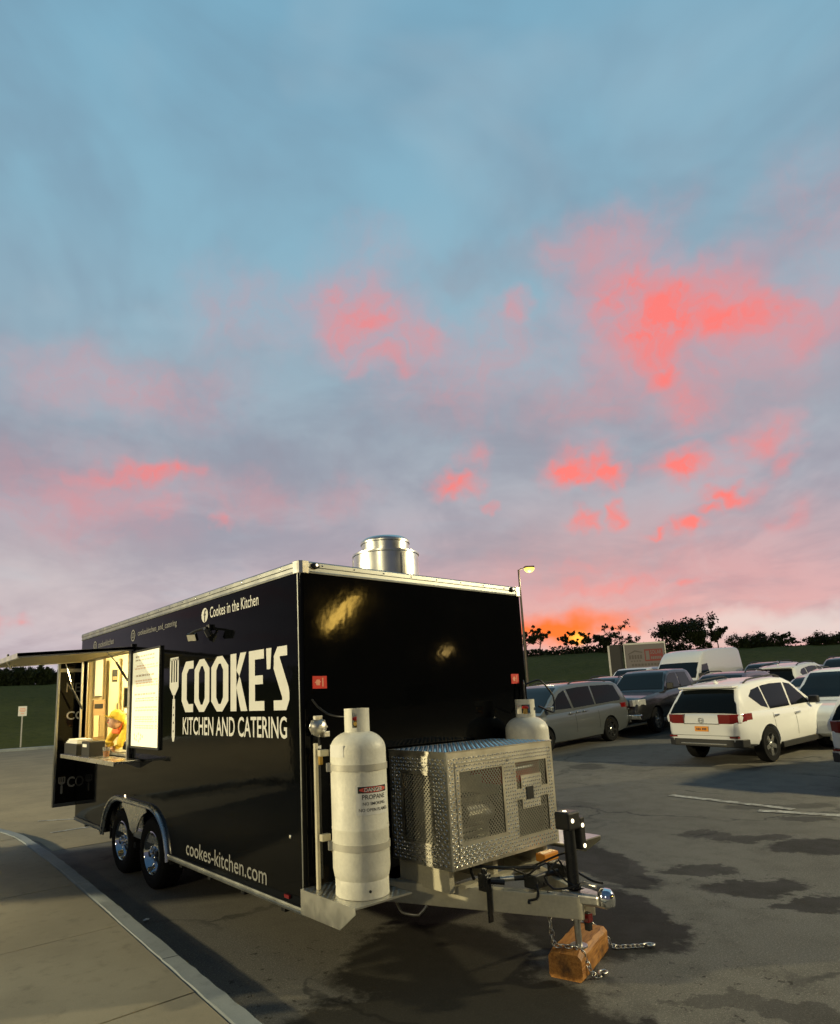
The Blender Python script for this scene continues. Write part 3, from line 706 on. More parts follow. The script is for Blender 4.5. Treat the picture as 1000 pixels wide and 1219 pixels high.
for cy in (3.45, 4.86):
    flat('profile_emblem', ring(cy, 2.598, .052, .066)+ring(cy, 2.598, .022, .032), 'lettering_grey', side, SIDE, .004)
# spatula emblem
def spatula(cy, z0, z1, wd, sg=1):
    P = lambda u, v: (cy-sg*wd*u, z0+(z1-z0)*v)
    q = []
    for a, b in ((-.5, -.34), (-.20, -.06), (.06, .20), (.34, .5)): q.append([P(a, .70), P(b, .70), P(b, .985 if abs(a) < .4 else .975), P(a, .985 if abs(a) < .4 else .975)])
    q += [[P(-.5, .965), P(.5, .965), P(.46, 1.0), P(-.46, 1.0)], [P(-.5, .70), P(-.5, .64), P(.5, .64), P(.5, .70)], [P(-.5, .64), P(-.14, .545), P(.14, .545), P(.5, .64)]]
    q += [[P(-.055, .545), P(-.055, .50), P(.055, .50), P(.055, .545)]]
    q += [[P(-.14, .50), P(-.17, .06), P(-.09, .0), P(.09, 0), P(.17, .06), P(.14, .50)]]
    return q
flat('spatula_emblem', spatula(2.262, 1.455, 2.262, .215), 'lettering', side, SIDE, .004)
for v in (.12, .22, .31, .40): flat('handle_rivet', [disc(2.262, 1.455+.807*v, .010, 12)], 'vinyl_inner', side, SIDE, .006)

# ---- twin floodlights on the side
fl_ = MB().box(-.030, -.002, 1.44, 1.50, 2.45, 2.50); fl_.tube([(-.03, 1.47, 2.47), (-.06, 1.47, 2.465)], .014, 8)
fb = fl_.build('floodlight', 'black_plastic', tr, bevel=.004)
for y0, a in ((1.63, 35), (1.31, -30)):
    mx = Matrix.Translation((-.10, y0, 2.40)) @ Matrix.Rotation(R(a), 4, 'Z') @ Matrix.Rotation(R(-28), 4, 'Y') @ Matrix.Scale(.50, 4)
    h = MB().box(-.035, .03, -.095, .095, -.07, .07, mx); h.box(.028, .055, -.06, .06, -.045, .045, mx)
    for q in (-.04, -.013, .013, .04): h.box(.05, .075, -.06, .06, q-.004, q+.004, mx)
    hh = h.build('lamp_head', 'black_plastic', fb, bevel=.004)
    MB().box(-.042, -.033, -.082, .082, -.058, .058, mx).build('lens', 'flood_lens', fb)
    MB().tube([(-.06, 1.47, 2.465), (-.10, (1.47+y0)/2, 2.45), (-.12, y0, 2.43)], .012, 6).build('arm', 'black_plastic', fb, smooth=40)
# ---- menu board
MZ0, MZ1, MY0, MY1 = 1.360, 2.412, 2.590, 3.405
mf = MB()
for (a, b, c, d) in ((MY0, MY1, MZ1-.024, MZ1), (MY0, MY1, MZ0, MZ0+.024), (MY0, MY0+.024, MZ0+.024, MZ1-.024), (MY1-.024, MY1, MZ0+.024, MZ1-.024)): mf.box(-.024, -.004, a, b, c, d)
mbd = mf.build('menu_board', 'black_plastic', tr, bevel=.003)
mat('menu_face', (.80, .78, .66), .35, emit=(1.0, .90, .50), estr=.68, var=.03, vscale=3)
MB().box(-.019, -.006, MY0+.0235, MY1-.0235, MZ0+.0235, MZ1-.0235).build('menu_face', 'menu_face', mbd)
mat('menu_ink', (.60, .52, .38), .6, emit=(.80, .60, .34), estr=.32); mat('menu_red', (.78, .60, .42), .6, emit=(1.0, .62, .34), estr=.42)
rl = random.Random(3)
for z, n, mm, s in ((2.34, 1, 'menu_ink', .020), (2.30, 1, 'menu_ink', .014), (2.235, 2, 'menu_red', .016), (2.13, 1, 'menu_ink', .022), (2.075, 3, 'menu_red', .016), (1.93, 1, 'menu_ink', .020), (1.885, 2, 'menu_ink', .014), (1.79, 2, 'menu_red', .018), (1.69, 3, 'menu_red', .014), (1.60, 2, 'menu_red', .014)):
    mb = MB()
    for i in range(n):
        zz = z-i*s*1.7; y = MY1-.09-rl.uniform(0, .06)
        while y > MY0+.16:
            wl = rl.uniform(.03, .085); mb.box(-.0198, -.018, y-wl, y, zz-s/2, zz+s/2); y -= wl+.018
        if n > 1: mb.box(-.0198, -.018, MY0+.06, MY0+.105, zz-s/2, zz+s/2)
    tag(mb.build('menu_text', mm, mbd), kind='stuff')
mb = MB()
for i in range(9): mb.lathe([(.0, 0), (.016, 0), (.016, .0014), (0, .0014)], 8, align((-.0192, 3.28-.06*(i % 5)-.01*(i % 2), 1.50-.05*(i//5)-.015*math.sin(i*2.1)), (-1, 0, 0)))
tag(mb.build('menu_doodle', 'menu_ink', mbd), kind='stuff')
# ---- serving window frame, awning, shelf
wf = MB()
for (a, b, c, d) in ((WY0-.03, WY1+.03, WZ1, WZ1+.035), (WY0-.03, WY1+.03, WZ0-.03, WZ0), (WY0-.035, WY0, WZ0, WZ1), (WY1, WY1+.035, WZ0, WZ1)): wf.box(-.022, .06, a, b, c, d)
wfr = wf.build('window_frame', 'aluminium', tr, bevel=.003)
MB().box(-.028, -.006, 3.405, 3.447, 1.20, 2.50).build('jamb', 'black_steel', wfr)
MB().box(-.050, -.028, 3.420, 3.445, 1.215, 2.46).build('jamb_strip', 'zinc', wfr)
aw = bpy.data.objects.new('awning', None); col.objects.link(aw); aw.parent = tr
hz, oz, ox = 2.425, 2.335, -1.17
def awq(x, y, dz=0.0):
    return (x, y, hz+(oz-hz)*(x/ox)+dz)
AY0, AY1 = 3.40, 5.34
a_ = MB(); a_.add([awq(-.01, AY0, .012), awq(-.01, AY1, .012), awq(ox, AY1, .012), awq(ox, AY0, .012), awq(-.01, AY0, .042), awq(-.01, AY1, .042), awq(ox, AY1, .042), awq(ox, AY0, .042)], [(0, 1, 2, 3), (7, 6, 5, 4), (0, 4, 5, 1), (2, 6, 7, 3), (1, 5, 6, 2), (0, 3, 7, 4)])
a_.build('awning_panel', 'vinyl', aw)
mat('awning_under', (.26, .24, .16), .55, .3, var=.1, vscale=4)
a2 = MB(); a2.add([awq(-.03, AY0+.03, .008), awq(-.03, AY1-.03, .008), awq(ox+.03, AY1-.03, .008), awq(ox+.03, AY0+.03, .008), awq(-.03, AY0+.03, .0115), awq(-.03, AY1-.03, .0115), awq(ox+.03, AY1-.03, .0115), awq(ox+.03, AY0+.03, .0115)], [(3, 2, 1, 0), (4, 5, 6, 7), (0, 1, 5, 4), (2, 3, 7, 6), (1, 2, 6, 5), (0, 4, 7, 3)])
a2.build('awning_lining', 'awning_under', aw)
for y0, y1 in ((AY0, AY0+.03), (AY1-.03, AY1)):
    e = MB(); e.add([awq(-.012, y0, -.002), awq(-.012, y1, -.002), awq(ox, y1, -.002), awq(ox, y0, -.002), awq(-.012, y0, .045), awq(-.012, y1, .045), awq(ox, y1, .045), awq(ox, y0, .045)], [(3, 2, 1, 0), (4, 5, 6, 7), (0, 1, 5, 4), (2, 3, 7, 6), (1, 2, 6, 5), (0, 4, 7, 3)]); e.build('awning_edge', 'aluminium', aw)
MB().box(ox-.004, ox+.028, AY0+.031, AY1-.031, oz-.004, oz+.047).build('awning_edge', 'aluminium', aw)
MB().tube([awq(ox+.05, 4.2, .04), awq(ox+.05, 4.2, .09)], .012, 8).build('latch', 'black_steel', aw); MB().tube([awq(ox+.10, 4.25, -.07), awq(ox+.05, 4.25, .01)], .012, 8).build('latch', 'zinc', aw)
for y, pa, pb in ((3.49, (-.035, 2.09), (-.17, 2.30)), (5.22, (-.03, 1.80), (-.16, 2.06))):
    MB().tube([(pb[0], y, pb[1]), awq(pb[0]-.10, y, 0)], .006, 6).build('gas_strut', 'chrome', aw, smooth=40)
    MB().tube([(pa[0], y, pa[1]), (pb[0], y, pb[1])], .014, 8).build('strut_body', 'black_steel', aw, smooth=40)
sh = MB().box(-.30, -.026, 3.06, 5.10, 1.225, 1.250); sh.box(-.305, -.29, 3.06, 5.10, 1.205, 1.252)
shf = sh.build('serving_shelf', 'stainless', tr, bevel=.003)
for y in (3.15, 4.1, 5.0): MB().prism([(0, 1.16), (-.015, 1.16), (-.14, 1.217), (-.14, 1.224), (0, 1.224)], y, y+.03, lambda a, b, d: (a, d, b)).build('bracket', 'zinc', shf)
# ---- open rear door leaf, its edge past the trailer's corner
rd = bpy.data.objects.new('rear_door', None); col.objects.link(rd); rd.parent = tr
DX0, DX1, DY = -.272, .62, TL+.045
MB().box(DX0+.022, DX1, DY, DY+.05, .60, 2.475).build('door_panel', 'vinyl', rd)
for (a, b, c, d) in ((DX0, DX0+.024, .555, 2.53), (DX0+.024, DX1, 2.475, 2.53), (DX0+.024, DX1, .555, .60)): MB().box(a, b, DY-.008, DY+.06, c, d).build('door_frame', 'trim', rd)
MB().box(DX0+.024, DX1, DY-.004, DY-.0005, 2.30, 2.345).build('door_rail', 'frame_beige', rd)
DF = lambda a, b, d: (a, DY-d, b)
text('door_lettering', 'NEW', 'lettering_grey', rd, -.165, .16, 2.03, 2.155, DF, .003, bold=.01)
text('door_lettering', "COOKE'S", 'lettering', rd, -.150, .50, 1.665, 1.780, DF, .003, bold=.015)
flat('door_emblem', [[(-(p[0]), p[1]) for p in q] for q in spatula(.170, .715, .930, .085)], 'lettering_grey', rd, DF, .003)
text('door_lettering', 'COOKE', 'lettering_grey', rd, -.105, .40, .790, .925, DF, .003, bold=.02)
# ---- red conspicuity squares on the front
for xa, xb in ((.09, .215), (2.345, 2.455)):
    rs = MB().box(xa, xb, -.006, -.001, 1.875, 1.965).build('reflector', 'red_mark', tr)
    w_ = xb-xa
    mat('mark_pale', (.85, .35, .22), .4)
    flat('reflector_print', [[(xa+w_*u, 1.875+.09*v) for u, v in p] for p in ([(.12, .5), (.2, .55), (.28, .72), (.48, .72), (.52, .58), (.6, .56), (.5, .46), (.5, .26), (.26, .26), (.22, .42)], [(.66, .15), (.75, .15), (.75, .85), (.66, .85)])], 'mark_pale', rs, FRONT, .0075)
MB().lathe([(.014, 0), (.012, .006), (0, .009)], 10, align((-.001, .178, .856), (-1, 0, 0))).build('side_marker', 'zinc', tr, smooth=50)
MB().lathe([(.014, 0), (.012, .006), (0, .009)], 10, align((-.001, 3.567, .840), (-1, 0, 0))).build('side_marker', 'marker_led', tr, smooth=50)
MB().box(-.016, -.001, .19, .25, .448, .470).build('side_marker', 'red_lens', tr)
# ---- exhaust stack on the roof
SX, SY = 1.72, 1.0
st = MB().lathe([(.335, TZ1-.01), (.335, 3.215), (.345, 3.222), (.345, 3.240), (.330, 3.240), (.328, 3.10), (.0, 3.10)], 56, Matrix.Translation((SX, SY, 0))).build('exhaust_stack', 'steel_stack', tr, smooth=35)
MB().lathe([(.245, 3.06), (.245, 3.345), (.255, 3.350), (.257, 3.365), (.252, 3.380), (.22, 3.405), (.0, 3.415)], 48, Matrix.Translation((SX, SY, 0))).build('stack_cap', 'steel_stack', st, smooth=35)
for a in (20, 140, 260): MB().box(.30, .345, -.01, .01, TZ1, 3.2, Matrix.Translation((SX, SY, 0)) @ Matrix.Rotation(R(a), 4, 'Z')).build('seam', 'steel_stack', st)

# ---- tongue: A-frame, coupler, jack, platforms
ZB0, ZB1 = .355, .495
for sx in (0, 1):
    f = (lambda x: x) if sx == 0 else (lambda x: TW-x)
    A, B = np.array([f(.62), -.02]), np.array([f(1.262), -1.30]); t = (B-A)/np.linalg.norm(B-A); n = np.array([-t[1], t[0]])*.038
    MB().prism([tuple(A+n), tuple(A-n), tuple(B-n), tuple(B+n)], ZB0, ZB1, lambda a, b, d: (a, b, d)).build('tongue_beam', 'frame_beige', tr, bevel=.006)
MB().box(.60, 1.99, -.16, -.10, ZB0+.01, ZB1-.004).build('cross_member', 'frame_beige', tr, bevel=.004)
MB().box(.86, 1.73, -.66, -.60, ZB1+.0, ZB1+.02).build('cross_member', 'frame_beige', tr)
for x in (.745, 1.20, 1.80): MB().box(x, x+.05, -.62, -.12, ZB1-.02, .632).build('box_support', 'frame_beige', tr, bevel=.004)
cp = MB()
cp.prism([(1.215, -1.16), (1.375, -1.16), (1.370, -1.30), (1.335, -1.40), (1.335, -1.47), (1.255, -1.47), (1.255, -1.40), (1.220, -1.30)], ZB1-.055, ZB1+.018, lambda a, b, d: (a, b, d))
coup = cp.build('coupler', 'zinc', tr, bevel=.018, seg=3)
MB().lathe([(.052, -.04), (.056, 0), (.050, .03), (.030, .055), (0, .06)], 18, Matrix.Translation((1.295, -1.445, .500))).build('ball_socket', 'chrome', coup, smooth=50)
MB().tube([(1.295, -1.22, .52), (1.295, -1.30, .56), (1.295, -1.38, .555)], .012, 8).build('latch_lever', 'zinc', coup, smooth=50)
MB().box(1.262, 1.300, -1.325, -1.29, .285, .392).build('plug', 'black_plastic', coup, bevel=.004); MB().box(1.255, 1.305, -1.330, -1.288, .335, .385).build('plug_cap', 'red_lens', coup, bevel=.004)
# electric jack
jk = bpy.data.objects.new('tongue_jack', None); col.objects.link(jk); jk.parent = tr
JX, JY = 1.295, -1.215
MB().tube([(JX, JY, .34), (JX, JY, .90)], .038, 18).build('jack_tube', 'black_steel', jk, smooth=40)
MB().tube([(JX, JY, .166), (JX, JY, .36)], .021, 14).build('jack_leg', 'zinc', jk, smooth=40)
MB().lathe([(0, .166), (.055, .166), (.055, .175), (.02, .178)], 16, Matrix.Translation((JX, JY, 0))).build('jack_foot', 'zinc', jk, smooth=40)
MB().box(JX-.075, JX+.062, JY-.055, JY+.055, .885, 1.00).build('jack_head', 'black_plastic', jk, bevel=.014, seg=3)
MB().box(JX+.066, JX+.128, JY-.045, JY+.035, .745, .955).build('motor', 'black_plastic', jk, bevel=.012, seg=3)
MB().box(JX-.05, JX+.05, JY-.05, JY+.05, ZB1-.01, ZB1+.018).build('jack_flange', 'black_steel', jk)
for p, d in (((JX-.03, JY-.0555, .945), (0, -1, 0)), ((JX+.095, JY-.0455, .90), (0, -1, 0)), ((JX-.03, JY, 1.0), (0, 0, 1)), ((JX+.10, JY-.0455, .77), (0, -1, 0))):
    MB().lathe([(.014, 0), (.013, .004), (0, .006)], 10, align(p, d)).build('button', 'marker_led', jk, smooth=50)
# sway bar with its bracket lying along the near beam
sb = bpy.data.objects.new('sway_bar', None); col.objects.link(sb); sb.parent = tr
MB().tube([(.955, -.745, .545), (1.16, -1.00, .575), (1.30, -1.10, .60)], .017, 10).build('bar', 'black_steel', sb, smooth=40)
MB().tube([(1.02, -.83, .556), (1.08, -.90, .565)], .019, 10).build('bar_sleeve', 'zinc', sb, smooth=40)
b1 = MB().box(.90, .965, -.80, -.735, .49, .60); b1.box(.905, .95, -.812, -.797, .30, .58); b1.tube([(.93, -.77, .50), (.93, -.77, .63)], .02, 8)
b1.build('bracket', 'black_steel', sb, bevel=.006)
MB().tube([(.93, -.82, .56), (1.0, -.88, .55)], .02, 8).build('clamp', 'black_steel', sb)
MB().box(1.10, 1.24, -1.06, -.96, .51, .60).build('bracket', 'black_steel', sb, bevel=.01)
for p in ((.915, -.815, .585), (.955, -.815, .53)): MB().lathe([(.009, 0), (.008, .006), (0, .008)], 8, align(p, (0, -1, 0))).build('bolt', 'chrome', sb, smooth=50)
# cables
def cable(pts, r=.007, m='black_plastic', nm='cable'):
    P = resample(pts, .03); return MB().tube(P, r, 6).build(nm, m, tr, smooth=60)
cable([(1.20, -.80, .58), (1.10, -1.0, .60), (1.06, -1.10, .66), (1.12, -1.14, .69), (1.22, -1.16, .60), (1.25, -1.22, .55), (1.29, -1.27, .53)])
cable([(1.30, -1.15, .60), (1.20, -1.18, .70), (1.12, -1.12, .60), (1.15, -1.16, .53), (1.25, -1.24, .535), (1.31, -1.28, .56)])
cable([(1.12, -1.05, .56), (1.09, -1.08, .50), (1.08, -1.07, .465), (1.05, -1.03, .455), (1.04, -1.04, .44)], .008)
cable([(1.42, -.80, .56), (1.45, -1.0, .66), (1.40, -1.12, .70), (1.36, -1.16, .62), (1.38, -1.3, .56), (1.34, -1.40, .57)], .008)
cable([(1.16, -1.10, .50), (1.19, -1.17, .46), (1.24, -1.25, .42), (1.27, -1.30, .36)], .006)
cable([(.90, -.70, .56), (1.0, -.60, .60), (1.2, -.75, .58), (1.3, -.95, .60)], .012)
MB().box(1.50, 1.62, -1.02, -.86, .50, .585).build('battery_box', 'black_plastic', tr, bevel=.01)
MB().box(1.56, 1.74, -.80, -.72, .555, .615).build('amber_lamp', 'amber_lens', tr, bevel=.01)
# hose loop under the near beam
cable([(.70, -.10, .36), (.66, -.22, .30), (.72, -.33, .29), (.77, -.36, .35)], .010, 'zinc', 'hose')
# safety chains with open links
def chain(path, hook_dir):
    ch = bpy.data.objects.new('safety_chain', None); col.objects.link(ch); ch.parent = tr
    me = None; P = [Vector(p) for p in path]
    seg = [(P[i+1]-P[i]).length for i in range(len(P)-1)]; tot = sum(seg); s = 0; k = 0
    lk = .034
    def at(s):
        for i, l in enumerate(seg):
            if s <= l: return P[i].lerp(P[i+1], s/l)
            s -= l
        return P[-1]
    if 'link_mesh_' not in globals():
        pts = [(.0145*math.cos(a)*1.0, 0, (.023 if math.sin(a) > 0 else -.023)*0 + .023*math.sin(a)) for a in np.linspace(0, 2*math.pi, 17)[:-1]]
        globals()['link_mesh_'] = MB().tube(pts, .0042, 6, closed=True).mesh('link', 60)
    while s+lk*.5 < tot:
        a, b = at(max(0, s-.005)), at(min(tot, s+lk)); d = (b-a)
        if d.length < 1e-4: d = Vector((0, 0, 1))
        o = link_mesh('link', link_mesh_, 'zinc', ch)
        q = d.normalized().to_track_quat('Z', 'Y'); o.matrix_local = Matrix.Translation((a+b)/2) @ (q.to_matrix() @ Matrix.Rotation(R(90*(k % 2)+25), 3, 'Z')).to_4x4()
        s += lk; k += 1
    e = P[-1]; d = Vector(hook_dir).normalized(); sd_ = Vector((-d.y, d.x, 0))
    hk = [e+d*t+sd_*u+Vector((0, 0, .004)) for t, u in ((0, 0), (.02, .018), (.06, .022), (.085, 0), (.07, -.022), (.04, -.024), (.025, -.012))]
    MB().tube(hk, .008, 8).build('hook', 'zinc', ch, smooth=60)
B0 = (1.135, -1.075)
chain([(B0[0]+.02, B0[1]-.03, .37), (B0[0]+.02, B0[1]-.035, .30), (B0[0]+.025, B0[1]-.04, .178), (1.21, -1.17, .174), (1.235, -1.225, .176), (1.255, -1.262, .16), (1.27, -1.285, .08), (1.285, -1.31, .014), (1.33, -1.33, .012)], (.9, .25, 0))
chain([(1.44, -1.09, .37), (1.52, -1.0, .25), (1.66, -.95, .174), (1.73, -1.0, .176), (1.765, -1.10, .10), (1.80, -1.14, .013), (1.97, -1.27, .012)], (.75, -.55, 0))
# bottle platforms of tread plate
def platform(f, mirror):
    pl = bpy.data.objects.new('bottle_platform', None); col.objects.link(pl); pl.parent = tr
    b = MB().box(min(f(-.045), f(.42)), max(f(-.045), f(.42)), -.60, -.006, .545, .556); b.build('tread_plate', 'aluminium', pl)
    g = MB().prism([(-.006, .545), (-.60, .545), (-.60, .52), (-.44, .40), (-.006, .40)], f(-.045), f(-.040), lambda a, b, d: (d, a, b)); g.build('gusset', 'aluminium', pl)
    tb = MB()
    if not mirror:
        for i in range(19):
            for j in range(24):
                x = -.035+i*.024; y = -.590+j*.024; s = 1 if (i+j) % 2 else -1
                c = np.array([x, y, .556]); a = np.array([.0085, .0085*s, 0]); n = np.array([-.0025*s, .0025, 0])
                tb.add([c-a, c+n, c+a, c-n, c+np.array([0, 0, .0022])], [(0, 1, 4), (1, 2, 4), (2, 3, 4), (3, 0, 4)])
        tag(tb.build('tread_bars', 'aluminium', pl), kind='stuff')
    px_ = f(.03)
    MB().box(px_-.012, px_+.012, -.125, -.10, .556, 1.50).build('strap_post', 'brass' if False else 'frame_beige', pl, bevel=.003)
    for z in (.885, 1.435): MB().box(min(px_, f(.10)), max(px_, f(.10)), -.170, -.130, z-.022, z+.022).build('strap_bracket', 'frame_beige', pl, bevel=.004)
    return pl
platform(lambda x: x, False); platform(lambda x: TW-x, True)
# regulator, gas line and brass fitting by the corner
rg = MB().lathe([(.0, -.02), (.045, -.02), (.062, -.006), (.066, .0), (.062, .008), (.045, .016), (.032, .028), (.0, .032)], 24, align((.095, -.055, 1.605), (-.25, -1, .05)))
rgo = rg.build('regulator', 'zinc', tr, smooth=40)
for a in range(0, 360, 45): MB().lathe([(.008, -.012), (.008, .014), (0, .016)], 8, align((.095, -.055, 1.605), (-.25, -1, .05)) @ Matrix.Translation((.060*math.cos(R(a)), .060*math.sin(R(a)), 0))).build('bolt', 'zinc', rgo, smooth=40)
MB().box(.065, .125, -.07, -.035, 1.655, 1.685).build('vent', 'zinc', rgo, bevel=.004); MB().box(.115, .165, -.10, -.045, 1.535, 1.575).build('outlet', 'zinc', rgo, bevel=.005)
MB().tube([(.105, -.045, 1.545), (.107, -.045, 1.40), (.108, -.045, .60)], .009, 8).build('gas_pipe', 'black_steel', tr, smooth=40)
MB().box(.092, .124, -.065, -.03, 1.345, 1.425).build('gas_valve', 'brass', tr, bevel=.006); MB().prism([(.06, 1.465), (.115, 1.48), (.115, 1.455)], .05, .058, FRONT).build('valve_tag', 'white_label', tr)
cable([(.07, -.02, 1.80), (.10, -.05, 1.745), (.16, -.08, 1.695), (.20, -.14, 1.675), (.235, -.26, 1.668)], .008)
cable([(2.50, -.02, 1.90), (2.46, -.05, 1.88), (2.45, -.06, 1.70)], .009); cable([(2.49, -.04, 1.86), (2.62, -.12, 1.90), (2.70, -.2, 1.75), (2.62, -.25, 1.60), (2.40, -.25, 1.66)], .009)

# ================================================================== propane cylinders
def cyl_patch(r, a0, a1, z0, z1, n=16):
    mb = MB()
    for i in range(n+1):
        a = R(a0+(a1-a0)*i/n)
        for z in (z0, z1): mb.v.append((r*math.cos(a), r*math.sin(a), z))
    mb.f += [(2*i, 2*i+2, 2*i+3, 2*i+1) for i in range(n)]
    return mb
def cyl_text(name, s, m, parent, r, a0, a1, z0, z1, bold=.0):
    v, f = text_verts(s, bold, 2); lo, hi = v.min(0), v.max(0); me = bpy.data.meshes.new(name)
    pts = []
    for x, y in v:
        a = R(a0+(a1-a0)*(x-lo[0])/(hi[0]-lo[0])); z = z0+(z1-z0)*(y-lo[1])/(hi[1]-lo[1]); pts.append((r*math.cos(a), r*math.sin(a), z))
    me.from_pydata(pts, [], f); me.update(); return link_mesh(name, me, m, parent)
mat('strap_metal', (.52, .50, .43), .45, .35, var=.08, vscale=12)
def propane(label, x, y, z, full):
    t = thing('propane_cylinder', label, 'propane cylinder', (x, y, z), 0, 'propane cylinders on the trailer tongue')
    r = .187
    prof = [(.0, .045), (.10, .05), (.155, .075), (.178, .115), (r, .165), (r, .40), (r+.0015, .405), (r+.0015, .415), (r, .42), (r, .90)] + [(r*math.cos(R(a))**.8, .90+.125*math.sin(R(a))) for a in range(10, 90, 8)] + [(.0, 1.027)]
    MB().lathe(prof, 56).build('body', 'tank_paint', t, smooth=30)
    MB().lathe([(.158, 0), (.172, 0), (.174, .004), (.174, .10), (.168, .118), (.160, .11), (.158, .004)], 48, closed=True).build('foot_ring', 'tank_paint', t, smooth=35)
    for a in (-112, 20, 150): MB().lathe([(.009, 0), (.009, .003), (0, .003)], 10, align((.1745*math.cos(R(a)), .1745*math.sin(R(a)), .05), (math.cos(R(a)), math.sin(R(a)), 0))).build('drain_hole', 'black_ink', t)
    ri, ro = .080, .085
    c = MB()
    def sect(a0, a1, z0, z1): c.lathe([(ri, z0), (ro, z0), (ro, z1), (ri, z1)], max(3, int(abs(a1-a0)/8)), None, closed=True, arc=(R(a0), R(a1)))
    if full:
        sect(-128, 195, 1.005, 1.170); sect(-172, -150, 1.005, 1.170); sect(-165, -128, 1.005, 1.045)
    else:
        sect(-205, -112, 1.005, 1.045); sect(-205, -112, 1.125, 1.170); sect(-112, -50, 1.005, 1.170); sect(-50, 60, 1.005, 1.045); sect(-50, 60, 1.125, 1.170); sect(60, 155, 1.005, 1.170)
    co = c.build('collar', 'tank_paint', t, smooth=30)
    if not full: MB().lathe([(.013, 0), (.013, .002), (0, .002)], 12, align((.0852*math.cos(R(-72)), .0852*math.sin(R(-72)), 1.085), (math.cos(R(-72)), math.sin(R(-72)), 0))).build('collar_hole', 'black_ink', co)
    va = MB().tube([(0, 0, 1.02), (0, 0, 1.09)], .018, 10); va.tube([(0, 0, 1.07), (-.05, -.045, 1.07)], .014, 8)
    va.build('valve', 'brass', t, smooth=40); MB().lathe([(.0, 1.09), (.028, 1.09), (.03, 1.105), (.02, 1.115), (0, 1.115)], 12).build('valve_knob', 'red_mark', t, smooth=40)
    for z in (.305, .795):
        MB().lathe([(r+.001, z-.020), (r+.006, z-.020), (r+.006, z+.020), (r+.001, z+.020)], 56, closed=True).build('strap', 'strap_metal', t, smooth=30)
        a = -206; MB().box(r+.004, r+.030, -.014, .014, z-.028, z+.028, Matrix.Rotation(R(a), 4, 'Z')).build('strap_buckle', 'zinc', t, bevel=.003)
    return t
t1 = propane('tall cream propane cylinder carrying the DANGER PROPANE label', .185, -.385, .558, True)
rr = .1885
MB_ = cyl_patch(rr, -135, -60, .505, .685).build('warning_label', 'white_label', t1, smooth=60)
cyl_patch(rr+.0008, -131, -64, .640, .680).build('label_header', 'black_ink', MB_, smooth=60)
mat('label_red', (.72, .10, .07), .5)
el_ = MB(); n = 24
for i in range(n):
    a = 2*math.pi*i/n; an = R(-97.5+31*math.cos(a)); el_.v.append(((rr+.0014)*math.cos(an), (rr+.0014)*math.sin(an), .660+.017*math.sin(a)))
# strips keep the oval on the curved shell
el_.f = [(i, i+1, n-2-i, n-1-i) for i in range(0, n//2-1)]
el_.build('label_oval', 'label_red', MB_, smooth=60)
cyl_text('label_word', 'DANGER', 'white_label', MB_, rr+.002, -118, -77, .648, .672, .01)
cyl_text('label_word', 'PROPANE', 'black_ink', MB_, rr+.001, -123, -70, .601, .630, .008)
cyl_text('label_word', 'NO SMOKING', 'black_ink', MB_, rr+.001, -122, -70, .565, .585, .006)
cyl_text('label_word', 'NO OPEN FLAMES', 'black_ink', MB_, rr+.001, -130, -64, .527, .547, .006)
cyl_patch(rr, -204, -158, .862, .940).build('maker_label', 'white_label', t1, smooth=60)
t2 = propane('cream propane cylinder behind the tread plate box', 2.215, -.235, .558, False)

# ================================================================== generator box of tread plate
GX0, GX1, GY0, GY1, GZ0, GZ1 = .709, 1.917, -.690, -.092, .637, 1.401
gb = thing('generator_box', 'diamond tread plate generator box with mesh panels on the trailer tongue', 'generator box', (1.31, -.39, .632))
def gl(p): return (p[0]-1.31, p[1]+.39, p[2]-.632)
class GB(MB):
    def add(s, vs, fs): return MB.add(s, [gl(p) for p in vs], fs)
mat('tread', (.56, .53, .45), .44, 1.0, rvar=.08, vscale=5); mat('tread_bar', (.92, .89, .78), .17, 1.0); mat('expanded', (.40, .38, .31), .45, .35, var=.1, vscale=10); mat('dark_void', (.01, .01, .01), .9)
GFm = lambda a, b, d: (a, GY0-d, b)          # front face
GLm = lambda a, b, d: (GX0-d, a, b)          # left face
FH = [(.832, 1.288, .800, 1.262), (1.447, 1.826, 1.172, 1.272), (1.447, 1.502, 1.078, 1.172), (1.752, 1.826, 1.078, 1.172), (1.440, 1.502, .930, 1.002), (1.722, 1.818, .930, 1.002), (1.440, 1.818, .742, .930)]
